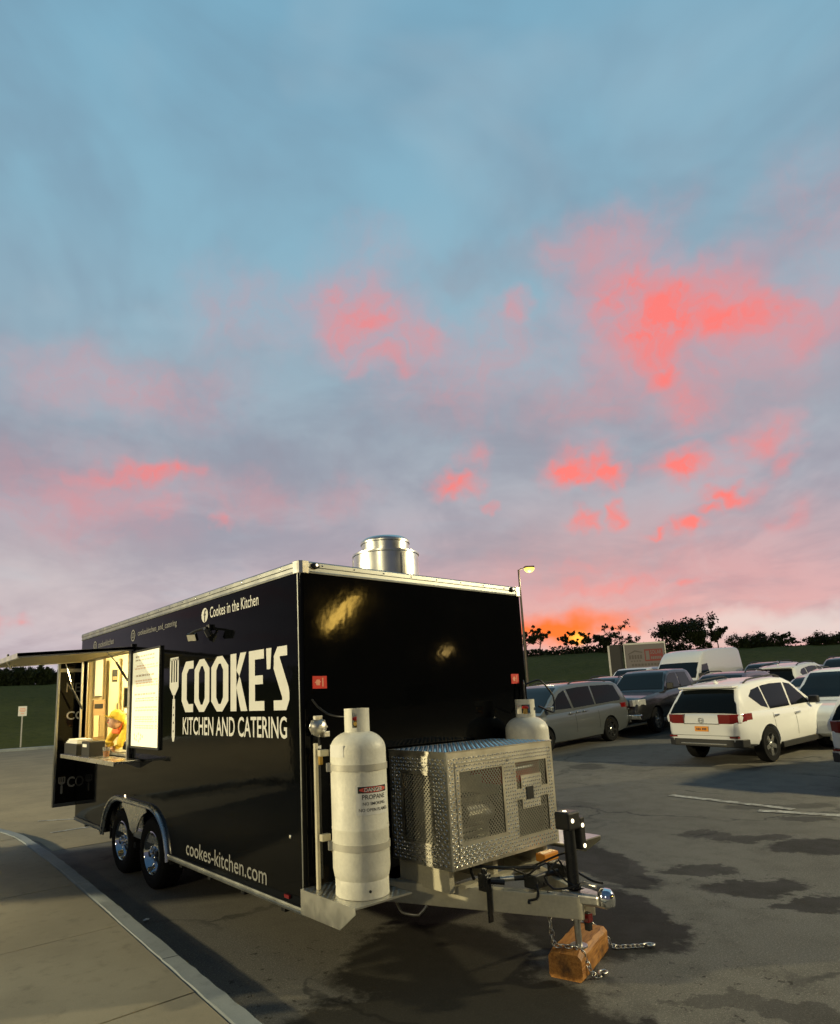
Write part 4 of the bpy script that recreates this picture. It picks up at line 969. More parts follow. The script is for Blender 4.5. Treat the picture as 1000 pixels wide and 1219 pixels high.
# cut-out list as one free-form set: solid where no hole
def cells(a0, a1, b0, b1, holes):
    A = sorted(set([a0, a1]+[h[0] for h in holes]+[h[1] for h in holes])); B = sorted(set([b0, b1]+[h[2] for h in holes]+[h[3] for h in holes]))
    out = []
    for i in range(len(A)-1):
        for j in range(len(B)-1):
            ca, cb = (A[i]+A[i+1])/2, (B[j]+B[j+1])/2
            if not any(h[0] < ca < h[1] and h[2] < cb < h[3] for h in holes): out.append((A[i], A[i+1], B[j], B[j+1]))
    return out
def panel(name, mp, a0, a1, b0, b1, holes, sgn=1):
    mb = GB()
    for (p, q, r_, s) in cells(a0, a1, b0, b1, holes): mb.prism([(p, r_), (q, r_), (q, s), (p, s)], -.004, 0, mp)
    o = mb.build(name, 'tread', gb)
    tb = GB(); st = .0255
    na, nb = int((a1-a0)/st), int((b1-b0)/st)
    for i in range(1, na):
        for j in range(1, nb):
            a, b = a0+i*st, b0+j*st
            if any(h[0]-.012 < a < h[1]+.012 and h[2]-.012 < b < h[3]+.012 for h in holes): continue
            s = 1 if (i+j) % 2 else -1
            l, wd = .0120, .0042
            P = [(-l*.72, -l*.72*s), (wd*s*.9, -wd*.9), (l*.72, l*.72*s), (-wd*s*.9, wd*.9)]
            tb.add([mp(a+u, b+v, .0002) for u, v in P]+[mp(a-.4*l, b-.4*l*s, .0034), mp(a+.4*l, b+.4*l*s, .0034)], [(0, 1, 4), (1, 5, 4), (1, 2, 5), (2, 3, 5), (3, 4, 5), (3, 0, 4)])
    tag(tb.build('tread_bars', 'tread_bar', o), kind='stuff')
    ex = GB()
    # expanded-metal strands behind the openings
    for (p, q, r_, s) in holes:
        pa, pb = .030, .0150
        nI, nJ = int((q-p)/pa)+2, int((s-r_)/pb)+2
        for j in range(nJ):
            b = r_+(j+.5)*pb
            if b > s: break
            pts = []
            for i in range(2*nI):
                a = p+i*pa/2
                if a > q: break
                pts.append((a, b+(pb*.5 if (i+j) % 2 else -pb*.5)))
            for (a_, b_), (c_, d_) in zip(pts[:-1], pts[1:]):
                h = .0056
                ex.add([mp(a_, b_-h, -.007), mp(c_, d_-h, -.007), mp(c_, d_+h, -.005), mp(a_, b_+h, -.005)], [(0, 1, 2, 3)])
    if holes: tag(ex.build('expanded_mesh', 'expanded', o), kind='stuff')
    return o
pf = panel('front_panel', GFm, GX0, GX1, GZ0, GZ1, FH)
LH = [(-.530, -.235, .785, 1.240)]
pl_ = panel('side_panel', GLm, GY0+.004, GY1, GZ0, GZ1, LH)
GB().box(GX0+.005, GX1-.004, GY1-.004, GY1, GZ0, GZ1-.005).build('back_panel', 'tread', gb)
GB().box(GX1-.004, GX1, GY0+.005, GY1-.005, GZ0, GZ1-.005).build('side_panel', 'tread', gb)
GB().box(GX0, GX1, GY0, GY1, GZ0-.004, GZ0-.0005).build('base_plate', 'tread', gb)
panel('lid', lambda a, b, d: (a, b, GZ1+.004+d), GX0-.006, GX1+.006, GY0-.006, GY1+.004, [])
# corner angle and door seams
GB().box(GX0-.004, GX0+.014, GY0-.006, GY0-.003, GZ0, GZ1).build('corner_angle', 'aluminium', gb); GB().box(GX0-.006, GX0-.003, GY0-.006, GY0+.014, GZ0, GZ1).build('corner_angle', 'aluminium', gb)
for (a, b, c, d) in ((.786, 1.375, 1.320, 1.326), (.786, .792, .700, 1.32)): GB().box(a, b, GY0-.0045, GY0-.0005, c, d).build('door_edge', 'aluminium', pf)
for (a, b, c, d) in ((-.150, -.145, .70, 1.31), (-.60, -.145, 1.31, 1.316), (-.60, -.145, .69, .696)): GB().box(GX0-.0045, GX0-.0005, a, b, c, d).build('door_edge', 'aluminium', pl_)
GB().box(1.553, 1.638, GY0-.006, GY0-.001, .994, 1.088).build('latch_plate', 'black_plastic', pf, bevel=.003)
for x, z in ((.80, 1.30), (1.36, 1.30)): GB().lathe([(.010, 0), (.009, .005), (0, .007)], 10, align((x, GY0-.004, z), (0, -1, 0))).build('rivet', 'chrome', pf, smooth=40)
# generator inside
gs = thing('generator', 'red and black portable generator inside the tread plate box', 'generator', (1.31, -.39, .64))
class G2(MB):
    def add(s, vs, fs): return MB.add(s, [(p[0]-1.31, p[1]+.39, p[2]-.64) for p in vs], fs)
mat('gen_red', (.50, .045, .02), .35, coat=.4); mat('gen_grey', (.16, .16, .15), .5); mat('gen_alloy', (.45, .43, .36), .45, .7, var=.3, vscale=30)
G2().box(1.40, 1.86, -.62, -.25, 1.10, 1.30).build('fuel_tank', 'gen_red', gs, bevel=.04, seg=3)
G2().tube([(1.46, -.635, 1.215), (1.72, -.635, 1.225)], .012, 8).build('tank_trim', 'lettering', gs)
G2().box(1.43, 1.84, -.60, -.25, .70, .98).build('control_panel', 'gen_grey', gs, bevel=.01)
eng = G2().box(.90, 1.30, -.52, -.20, .68, 1.05); eng.tube([(.98, -.56, .95), (1.25, -.56, .95)], .07, 14); eng.box(.95, 1.22, -.55, -.50, 1.10, 1.20)
for i in range(7): eng.box(.92, 1.22, -.56, -.50, .72+.04*i, .735+.04*i)
eng.build('engine', 'gen_alloy', gs); G2().lathe([(.0, -.01), (.11, -.01), (.12, .0), (.10, .02), (.0, .03)], 24, align((.80, -.38, .98), (-1, 0, 0))).build('recoil_cover', 'gen_alloy', gs, smooth=40)
G2().box(1.14, 1.21, -.635, -.63, .935, .965).build('maker_plate', 'lettering', gs)
fr = G2()
for x in (.85, 1.87):
    fr.tube([(x, -.62, .66), (x, -.62, 1.30), (x, -.18, 1.30), (x, -.18, .66)], .014, 8)
fr.tube([(.85, -.62, .66), (1.87, -.62, .66)], .014, 8); fr.tube([(.85, -.18, .66), (1.87, -.18, .66)], .014, 8)
fr.build('frame', 'black_steel', gs, smooth=50)

# ================================================================== timber block under the jack
blk = MB(); nx, hb, wb_ = 10, .170, .108
for i in range(nx+1):
    x = -.30+.60*i/nx; j = [rng.uniform(-.004, .004) for _ in range(8)]; e = .012 if i in (0, nx) else 0
    for q, (y, z) in enumerate(((-wb_+.01, 0), (wb_-.01, 0), (wb_, .02), (wb_, hb-.03), (wb_-.022, hb-.004), (-wb_+.022, hb-.004), (-wb_, hb-.03), (-wb_, .02))): blk.v.append((x, y*(1-e*3)+j[q], max(0, z+(0 if z < .01 else min(0, j[q])))-(e if z > .1 else 0)))
for i in range(nx):
    for q in range(8): blk.f.append((i*8+q, i*8+(q+1) % 8, (i+1)*8+(q+1) % 8, (i+1)*8+q))
blk.f += [tuple(range(8)), tuple(nx*8+q for q in range(8))]
bo = blk.build('timber_block', 'timber', smooth=30); bo.location = (1.44, -1.115, .0); bo.rotation_euler = (0, 0, R(16))
tag(bo, 'chunky orange brown timber block under the tongue jack foot', 'timber block')

# ================================================================== kitchen seen through the hatch
IX1 = TW-th-.004; IY1 = TL-.06
mat('int_floor', (.3, .28, .24), .5)
kw = MB(); kw.box(IX1-.006, IX1, .06, IY1, .51, TZ1-.10); kw.build('inner_wall', 'white_int', tr)
MB().box(th+.02, IX1-.008, IY1-.006, IY1, .51, TZ1-.10).build('inner_wall', 'white_int', tr)
MB().box(th+.02, IX1-.008, .06, IY1-.008, TZ1-.096, TZ1-.09).build('ceiling', 'white_int', tr)
MB().box(th+.004, th+.012, WY1+.04, IY1-.008, .52, TZ1-.11).build('inner_wall', 'white_int', tr)
MB().box(th+.02, 2.3, 1.9, 1.94, .51, TZ1-.11).build('partition', 'white_int', tr)
for y in (3.1, 4.6):
    MB().box(.55, 1.85, y, y+.22, TZ1-.125, TZ1-.098).build('ceiling_light', 'led_panel', tr)
    al = bpy.data.lights.new('ceiling_lamp', 'AREA'); al.shape = 'RECTANGLE'; al.size = 1.2; al.size_y = .2; al.energy = 75; al.color = (1.0, .80, .38)
    ao = bpy.data.objects.new('ceiling_lamp', al); col.objects.link(ao); ao.location = (1.2, y+.11, TZ1-.132); ao.parent = tr
cnt = thing('counter', 'stainless steel serving counter under the hatch inside the trailer', 'counter', (.19, 4.2, .502))
MB().box(-.12, .12, -1.0, 1.05, .74, .775).build('worktop', 'stainless', cnt, bevel=.004); MB().box(-.11, .11, -.98, 1.03, .0, .739).build('cabinet', 'stainless', cnt)
def kit(name, label, cat, x, y, z, parts):
    t = thing(name, label, cat, (x, y, z))
    for nm, b, mm in parts: MB().box(*b).build(nm, mm, t, bevel=.006)
    return t
RW = IY1-.008
def wall_item(name, label, cat, px0, px1, py0, py1, dep, parts):
    # something standing against the rear inner wall, measured through the hatch
    A_, B_ = ony(px0, py1, RW-dep), ony(px1, py0, RW-dep); x0, x1, z0, z1 = A_[0], B_[0], A_[2], B_[2]
    t = thing(name, label, cat, ((x0+x1)/2, RW, z0)); hw, hh = (x1-x0)/2, z1-z0
    for nm, (u0, u1, v0, v1, d0, d1), mm in parts: MB().box(-hw+2*hw*u0, -hw+2*hw*u1, -d1, -d0, hh*v0, hh*v1).build(nm, mm, t, bevel=.002)
    return t
mat('warm_post', (.36, .26, .12), .45); mat('pale_yellow', (.80, .72, .42), .4)
wall_item('wall_post', 'tan upright post at the hatch edge of the rear kitchen wall', 'post', 103.5, 108.5, 779, 881, .02, [('upright', (0, 1, 0, 1, 0, .02), 'warm_post')])
wall_item('wall_cabinet', 'white wall cupboard above the tan drawers', 'cupboard', 112, 123.5, 780, 830, .06, [('case', (0, 1, 0, 1, 0, .05), 'fridge_white'), ('door', (.05, .95, .03, .97, .0505, .06), 'fridge_white'), ('handle', (.05, .95, .0, .02, .061, .066), 'black_plastic')])
wall_item('drawer_unit', 'tan drawer unit under the white wall cupboard', 'drawers', 110, 126, 833, 880, .05, [('case', (0, 1, 0, 1, 0, .04), 'tan_wood'), ('slot', (.1, .8, .78, .90, .0405, .046), 'black_plastic'), ('drawer', (.05, .47, .05, .60, .0405, .05), 'pale_yellow'), ('drawer', (.53, .95, .05, .60, .0405, .05), 'warm_post')])
wall_item('wall_post', 'tan upright post between the wall cupboard and the pale refrigerator', 'post', 123.8, 126.5, 779, 832, .03, [('upright', (0, 1, 0, 1, 0, .03), 'warm_post')])
wall_item('fridge', 'pale yellow lit refrigerator carrying a black notice', 'refrigerator', 127.5, 142.5, 786, 880, .08, [('cabinet', (0, 1, 0, 1, 0, .06), 'pale_yellow'), ('door', (.02, .98, .02, .98, .0605, .075), 'pale_yellow'), ('notice', (.30, .85, .72, .88, .0755, .078), 'black_plastic'), ('notice_print', (.36, .79, .745, .79, .0782, .079), 'warm_post'), ('handle', (.88, .94, .30, .45, .076, .09), 'black_plastic')])
wall_item('wall_post', 'grey steel upright post beside the pale refrigerator', 'post', 143.5, 147.0, 783, 880, .06, [('upright', (0, 1, 0, 1, 0, .06), 'stainless')])
wall_item('order_screen', 'black order screen on the kitchen wall beside the steel post', 'screen', 148, 156, 818, 842, .03, [('case', (0, 1, 0, 1, 0, .025), 'black_plastic'), ('glass', (.06, .94, .06, .94, .0255, .028), 'glass')])
wall_item('tissue_box', 'small white box under the black order screen', 'box', 148, 154, 843, 849, .05, [('carton', (0, 1, 0, 1, 0, .05), 'fridge_white')])
kit('extractor_hood', 'steel extractor hood under the trailer ceiling', 'extractor hood', 1.9, 3.2, 2.20, [('canopy', (-.6, .6, -.7, .7, 0, .18), 'stainless'), ('duct', (-.3, .3, -.3, .3, .182, .49), 'stainless')])
kit('paper_tray', 'black tray stacked with white papers on the serving shelf', 'tray', -.16, 4.80, 1.252, [('tray', (-.11, .11, -.26, .26, 0, .13), 'black_plastic')]+[('paper', (-.10+.01*i, .10, -.25+.03*i, .24-.02*i, .132+.018*i, .148+.018*i), 'paper') for i in range(3)])
kit('napkin_dispenser', 'black napkin dispenser with white label on the serving shelf', 'dispenser', -.16, 4.24, 1.252, [('case', (-.09, .09, -.15, .15, 0, .17), 'black_plastic'), ('label', (-.094, -.0905, -.06, .10, .105, .14), 'paper'), ('side_strip', (-.05, .05, .152, .156, .02, .15), 'stainless')])
cup = thing('cup', 'clear plastic cup standing on the serving shelf', 'cup', (-.14, 3.82, 1.252))
MB().lathe([(.0, .002), (.030, .002), (.042, .11), (.040, .11), (.028, .006), (0, .006)], 20).build('wall', 'clear', cup, smooth=40); MB().lathe([(0, .008), (.029, .008), (.036, .07), (0, .07)], 16).build('drink', 'amber_lens', cup, smooth=40)

# ---- person leaning over the counter
def skin_body(name, verts, edges, radii, m, parent, sub=2, root=0):
    me = bpy.data.meshes.new(name); me.from_pydata(verts, edges, []); me.update()
    o = link_mesh(name, me, m, parent); sk = o.modifiers.new('skin', 'SKIN'); sk.use_smooth_shade = True
    for i, d in enumerate(me.skin_vertices[0].data): d.radius = radii[i] if isinstance(radii[i], tuple) else (radii[i], radii[i]); d.use_root = (i == root)
    ss = o.modifiers.new('sub', 'SUBSURF'); ss.levels = sub; ss.render_levels = sub
    bpy.context.view_layer.update(); dg = bpy.context.evaluated_depsgraph_get(); m2 = bpy.data.meshes.new_from_object(o.evaluated_get(dg)); o.modifiers.clear(); o.data = m2
    if len(m2.materials) == 0: m2.materials.append(MATS[m])
    return o
Hp = onx(138, 857, .20); Sp = onx(149, 868, .36)
pe = thing('person', 'person in yellow cap and yellow top with orange bib leaning over the hatch counter', 'person', (.55, Sp[1]-.05, .502))
ox_, oy_, oz_ = pe.location
hd3 = Vector((Hp[0]-ox_, Hp[1]-oy_, Hp[2]-oz_)); sh3 = Vector((Sp[0]-ox_, Sp[1]-oy_, Sp[2]-oz_+.03))
pel = Vector((.02, -.02, .86)); mid_ = pel.lerp(sh3, .5)+Vector((.06, 0, .04)); neck = sh3.lerp(hd3, .45)
V = [pel, mid_, sh3, neck, neck.lerp(hd3, .6), sh3+Vector((-.02, .17, .0)), sh3+Vector((-.15, .21, -.20)), (-.33, .10, .83), (-.40, .06, .81),
     sh3+Vector((-.02, -.17, .0)), sh3+Vector((-.14, -.22, -.20)), (-.30, -.16, .83), (-.38, -.14, .81),
     pel+Vector((0, .10, -.06)), (.03, .12, .46), (.04, .12, .08), (-.08, .13, .035), pel+Vector((0, -.10, -.06)), (.03, -.13, .46), (.04, -.13, .08), (-.08, -.13, .035)]
Ed = [(0, 1), (1, 2), (2, 3), (3, 4), (2, 5), (5, 6), (6, 7), (7, 8), (2, 9), (9, 10), (10, 11), (11, 12), (0, 13), (13, 14), (14, 15), (15, 16), (0, 17), (17, 18), (18, 19), (19, 20)]
Rd = [(.15, .12), (.16, .12), (.13, .10), .06, .055, .065, .048, .036, .03, .065, .048, .036, .03, .085, .062, .045, .035, .085, .062, .045, .035]
skin_body('body', [tuple(v) for v in V], Ed, Rd, 'yellow_cloth', pe)
hm_ = Matrix.Translation(hd3) @ Matrix.Rotation(R(25), 4, 'Y')
hdo = MB().lathe([(0, -.115), (.05, -.105), (.072, -.055), (.082, 0), (.078, .05), (.055, .095), (0, .11)], 22, hm_ @ Matrix.Diagonal((1.08, .9, 1, 1))).build('head', 'skin', pe, smooth=60)
cpm = hm_ @ Matrix.Translation((0, 0, .025))
MB().lathe([(.094, -.03), (.098, .0), (.092, .05), (.065, .090), (0, .104)], 24, cpm).build('cap', 'yellow_cloth', hdo, smooth=60)
MB().prism([(-.075, -.075), (-.14, -.06), (-.165, 0), (-.14, .06), (-.075, .075)], -.03, -.022, lambda a, b, d: cpm @ Vector((a, b, d))).build('cap_peak', 'yellow_cloth', hdo)
for s_ in (-.03, .03):
    MB().lathe([(.010, 0), (.006, .004), (0, .005)], 8, hm_ @ align((-.082, s_, -.01), (-1, 0, 0))).build('eye', 'black_ink', hdo)
    MB().lathe([(.022, 0), (.014, .010), (0, .012)], 10, hm_ @ align((0, math.copysign(.072, s_), -.015), (0, s_, 0))).build('ear', 'skin', hdo, smooth=60)
MB().lathe([(.014, 0), (.010, .02), (0, .026)], 8, hm_ @ align((-.082, 0, -.035), (-1, 0, -.3))).build('nose', 'skin', hdo, smooth=60)
MB().box(-.082, -.072, -.022, .022, -.072, -.064, hm_).build('mouth', 'red_mark', hdo)
bib = mid_.lerp(sh3, .75)
MB().box(-.155, -.115, -.13, .13, -.12, .07, Matrix.Translation(bib) @ Matrix.Rotation(R(20), 4, 'Y')).build('bib', 'orange_cloth', pe, bevel=.02)
MB().box(-.175, -.125, -.19, .19, .50, .86).build('apron', 'navy_cloth', pe, bevel=.02)
for hx, hy, hz2 in ((-.39, .06, .805), (-.37, -.14, .805)):
    hv = [(0, 0, 0), (-.045, .0, -.005)]; he = [(0, 1)]; hr = [.028, (.034, .018)]
    for i, (o, ln) in enumerate(((-.030, .045), (-.010, .055), (.010, .052), (.028, .042))):
        b = len(hv); hv += [(-.065, o, -.006), (-.065-ln*.6, o*1.1, -.010), (-.065-ln, o*1.1, -.016)]; he += [(1, b), (b, b+1), (b+1, b+2)]; hr += [.010, .009, .008]
    b = len(hv); hv += [(-.02, .032, -.008), (-.045, .052, -.014)]; he += [(0, b), (b, b+1)]; hr += [.012, .009]
    ho = skin_body('hand', [(hx+p[0], hy+p[1], hz2+p[2]) for p in hv], he, hr, 'skin', pe, 1)
ntp = thing('order_paper', 'white order slip lying on the steel counter beside the cup', 'paper', (.18, 4.05, 1.2785))
MB().prism([(-.14, -.06), (.05, -.09), (.07, .02), (-.12, .05)], 0, .012, lambda a, b, d: (a, b, d+.04*abs(a))).build('sheet', 'paper', ntp)

# ================================================================== vehicles
def smooth_fn(pts, width=.07, n=600):
    P = sorted(pts); xs_ = np.array([p[0] for p in P]); zs_ = np.array([p[1] for p in P])
    g = np.linspace(xs_[0], xs_[-1], n); z = np.interp(g, xs_, zs_); k = max(1, int(width/(g[1]-g[0])))
    zp = np.concatenate([2*z[0]-z[1:k+1][::-1], z, 2*z[-1]-z[-k-1:-1][::-1]]); ker = np.hanning(2*k+1); ker /= ker.sum()
    zz = np.convolve(zp, ker, 'valid'); zz[0], zz[-1] = z[0], z[-1]
    return lambda x: float(np.interp(x, g, zz))
WHEELS = {}
def car_wheel(r, style):
    key = (r, style)
    if key in WHEELS: return WHEELS[key]
    ry = Matrix.Rotation(R(-90), 4, 'X'); wdt = .11; rr_ = r*.64      # local z -> +y (outer)
    ty = MB().lathe([(rr_, -wdt), (r*.93, -wdt), (r*.985, -wdt*.8), (r, -wdt*.4), (r, wdt*.4), (r*.985, wdt*.8), (r*.93, wdt), (rr_, wdt*.96)], 36, ry)
    rim = MB().lathe([(rr_*1.01, wdt*.9), (rr_*1.02, wdt*1.0), (rr_*.96, wdt*.98), (rr_*.90, wdt*.3), (rr_*.5, wdt*.1), (.0, wdt*.1)], 32, ry)
    sp = MB()
    for j in range(style):
        mx = ry @ Matrix.Rotation(2*math.pi*j/style+.3, 4, 'Z'); q = .34 if style < 7 else .22
        sp.add([mx @ Vector(p) for p in ((.03, -.05, wdt*.82), (.03, .05, wdt*.82), (rr_*.95, rr_*q*.5, wdt*.88), (rr_*.95, -rr_*q*.5, wdt*.88), (.03, -.06, wdt*.4), (.03, .06, wdt*.4), (rr_*.95, rr_*q*.6, wdt*.35), (rr_*.95, -rr_*q*.6, wdt*.35))], [(0, 1, 2, 3), (0, 4, 5, 1), (3, 2, 6, 7), (0, 3, 7, 4), (1, 5, 6, 2)])
    sp.lathe([(.06, wdt*.5), (.06, wdt*.9), (.045, wdt*.98), (0, wdt)], 14, ry)
    WHEELS[key] = (ty.mesh('tyre', 35), rim.mesh('rim', 35), sp.mesh('spokes', 25)); return WHEELS[key]
mat('rim_dark', (.05, .05, .05), .4, .6); mat('alloy', (.62, .62, .60), .25, 1.0); mat('trim_black', (.02, .02, .02), .55); mat('head_lens', (.55, .56, .55), .08, .3, coat=.6); mat('plate_gold', (.80, .30, .03), .5); mat('plate_white', (.7, .7, .68), .5); mat('seam', (.004, .004, .004), .8)
SPEC = {
 'suv': dict(L=4.69, W=1.84, top=[(-2.345, .70), (-2.315, .98), (-2.22, 1.06), (-1.6, 1.07), (0, 1.02), (.95, 1.00), (1.5, .985), (2.0, .90), (2.25, .78), (2.345, .60)], bot=[(-2.345, .44), (-2.15, .40), (-1.75, .36), (-1.4, .26), (1.9, .24), (2.2, .28), (2.345, .36)], plan=[(-2.345, .70), (-2.28, .80), (-2.1, .875), (-1.5, .915), (0, .92), (1.4, .915), (1.95, .86), (2.2, .74), (2.345, .52)],
   belt=.98, wb=.845, k=.30, gh=[(-2.27, 1.00), (-2.02, 1.38), (-1.86, 1.56), (-1.70, 1.615), (-1.2, 1.655), (-.3, 1.685), (.12, 1.66), (.36, 1.56), (1.06, .985)], wsh=(.98, 1.03, .26, 1.60), rear=(-2.24, 1.06, -1.90, 1.53), xf=1.40, xr=-1.30, r=.36, spokes=5, clad=True, rails=True,
   win=[[(.80, 1.055), (.27, 1.50), (.02, 1.545), (-.06, 1.055)], [(-.14, 1.055), (-.06, 1.545), (-.55, 1.56), (-1.02, 1.535), (-1.0, 1.055)], [(-1.06, 1.08), (-1.08, 1.525), (-1.42, 1.48), (-1.62, 1.36), (-1.30, 1.14)]], seams=[-.10, -1.03], handle=[(-.02, .90), (-.95, .92)]),
 'minivan': dict(L=5.09, W=1.98, top=[(-2.545, .75), (-2.52, 1.0), (-2.44, 1.08), (-1.5, 1.07), (0, 1.03), (1.0, 1.02), (1.55, 1.01), (2.0, .93), (2.35, .78), (2.545, .58)], bot=[(-2.545, .38), (-2.3, .26), (-1.9, .2), (2.1, .2), (2.4, .24), (2.545, .32)], plan=[(-2.545, .80), (-2.48, .89), (-2.3, .95), (-1.5, .985), (0, .99), (1.5, .98), (2.1, .91), (2.4, .76), (2.545, .52)],
   belt=1.00, wb=.92, k=.27, gh=[(-2.50, 1.02), (-2.36, 1.35), (-2.22, 1.62), (-2.05, 1.69), (-1.2, 1.74), (0, 1.745), (.45, 1.72), (.72, 1.62), (1.72, 1.0)], wsh=(1.62, 1.06, .62, 1.67), rear=(-2.44, 1.12, -2.27, 1.56), xf=1.62, xr=-1.40, r=.345, spokes=7, clad=False, rails=True,
   win=[[(1.28, 1.10), (.70, 1.50), (.42, 1.585), (.30, 1.08)], [(.20, 1.08), (.30, 1.60), (-.2, 1.625), (-.78, 1.625), (-.80, 1.10)], [(-.88, 1.10), (-.86, 1.625), (-1.75, 1.60), (-2.02, 1.56), (-2.16, 1.18), (-2.1, 1.12)]], seams=[.25, -.85], handle=[(.42, .95), (.10, .96), (-.22, .965)]),
 'pickup': dict(L=5.85, W=2.02, top=[(-2.925, .95), (-2.90, 1.30), (-2.80, 1.36), (-1.6, 1.36), (-.5, 1.32), (.9, 1.28), (1.5, 1.27), (2.3, 1.21), (2.72, 1.15), (2.86, 1.02), (2.925, .80)], bot=[(-2.925, .55), (-2.6, .42), (2.5, .40), (2.8, .42), (2.925, .50)], plan=[(-2.925, .90), (-2.85, .98), (-2.5, 1.0), (0, 1.01), (1.9, 1.0), (2.5, .97), (2.78, .90), (2.925, .78)],
   belt=1.26, wb=.93, k=.24, gh=[(-1.50, 1.30), (-1.42, 1.62), (-1.30, 1.86), (-1.12, 1.92), (-.4, 1.95), (.20, 1.935), (.48, 1.84), (1.12, 1.27)], wsh=(1.05, 1.32, .40, 1.87), rear=(-1.475, 1.38, -1.35, 1.80), xf=1.88, xr=-1.85, r=.405, spokes=6, clad=False, rails=False,
   win=[[(.88, 1.36), (.42, 1.74), (.18, 1.825), (-.22, 1.83), (-.22, 1.34)], [(-.32, 1.34), (-.32, 1.83), (-1.02, 1.81), (-1.18, 1.34)]], seams=[-.27, -1.22, .95], handle=[(-.12, 1.14), (-1.05, 1.14)], grille=True),
 'van': dict(L=5.6, W=2.02, top=[(-2.8, 1.10), (-2.79, 1.30), (-2.6, 1.34), (0, 1.34), (1.5, 1.32), (2.1, 1.24), (2.55, 1.10), (2.72, .92), (2.8, .70)], bot=[(-2.8, .42), (-2.6, .32), (2.4, .28), (2.7, .32), (2.8, .40)], plan=[(-2.8, .95), (-2.7, .985), (-2.4, 1.0), (1.4, 1.0), (2.1, .95), (2.55, .84), (2.8, .62)],
   belt=1.30, wb=.975, k=.07, gh=[(-2.77, 1.32), (-2.75, 2.30), (-2.66, 2.50), (-2.45, 2.56), (-1, 2.58), (.5, 2.56), (1.0, 2.50), (1.32, 2.30), (1.55, 2.05), (2.30, 1.28)], wsh=(2.20, 1.36, 1.58, 2.00), rear=None, xf=1.75, xr=-1.75, r=.36, spokes=6, clad=False, rails=False,
   win=[[(1.80, 1.42), (1.50, 1.92), (.95, 1.95), (.90, 1.40)]], seams=[.85, -.35, -1.7], handle=[(.75, 1.20)]),
 'sedan': dict(L=4.8, W=1.84, top=[(-2.4, .72), (-2.38, .98), (-2.25, 1.06), (-1.7, 1.05), (0, .95), (1.0, .94), (1.6, .88), (2.1, .78), (2.3, .66), (2.4, .52)], bot=[(-2.4, .36), (-2.1, .22), (2.1, .2), (2.4, .3)], plan=[(-2.4, .68), (-2.3, .80), (-2.0, .89), (0, .92), (1.6, .90), (2.1, .80), (2.4, .50)],
   belt=.93, wb=.83, k=.42, gh=[(-1.75, 1.02), (-1.25, 1.30), (-.9, 1.40), (-.3, 1.45), (.2, 1.43), (.5, 1.33), (1.25, .93)], wsh=(1.16, .98, .42, 1.36), rear=(-1.66, 1.07, -1.10, 1.34), xf=1.45, xr=-1.38, r=.33, spokes=5, clad=False, rails=False,
   win=[[(.90, 1.0), (.40, 1.30), (.05, 1.35), (.0, .99)], [(-.08, .99), (-.03, 1.35), (-.6, 1.34), (-1.05, 1.24), (-1.2, 1.05)]], seams=[-.03, -1.1], handle=[(.05, .86), (-.95, .88)]),
}
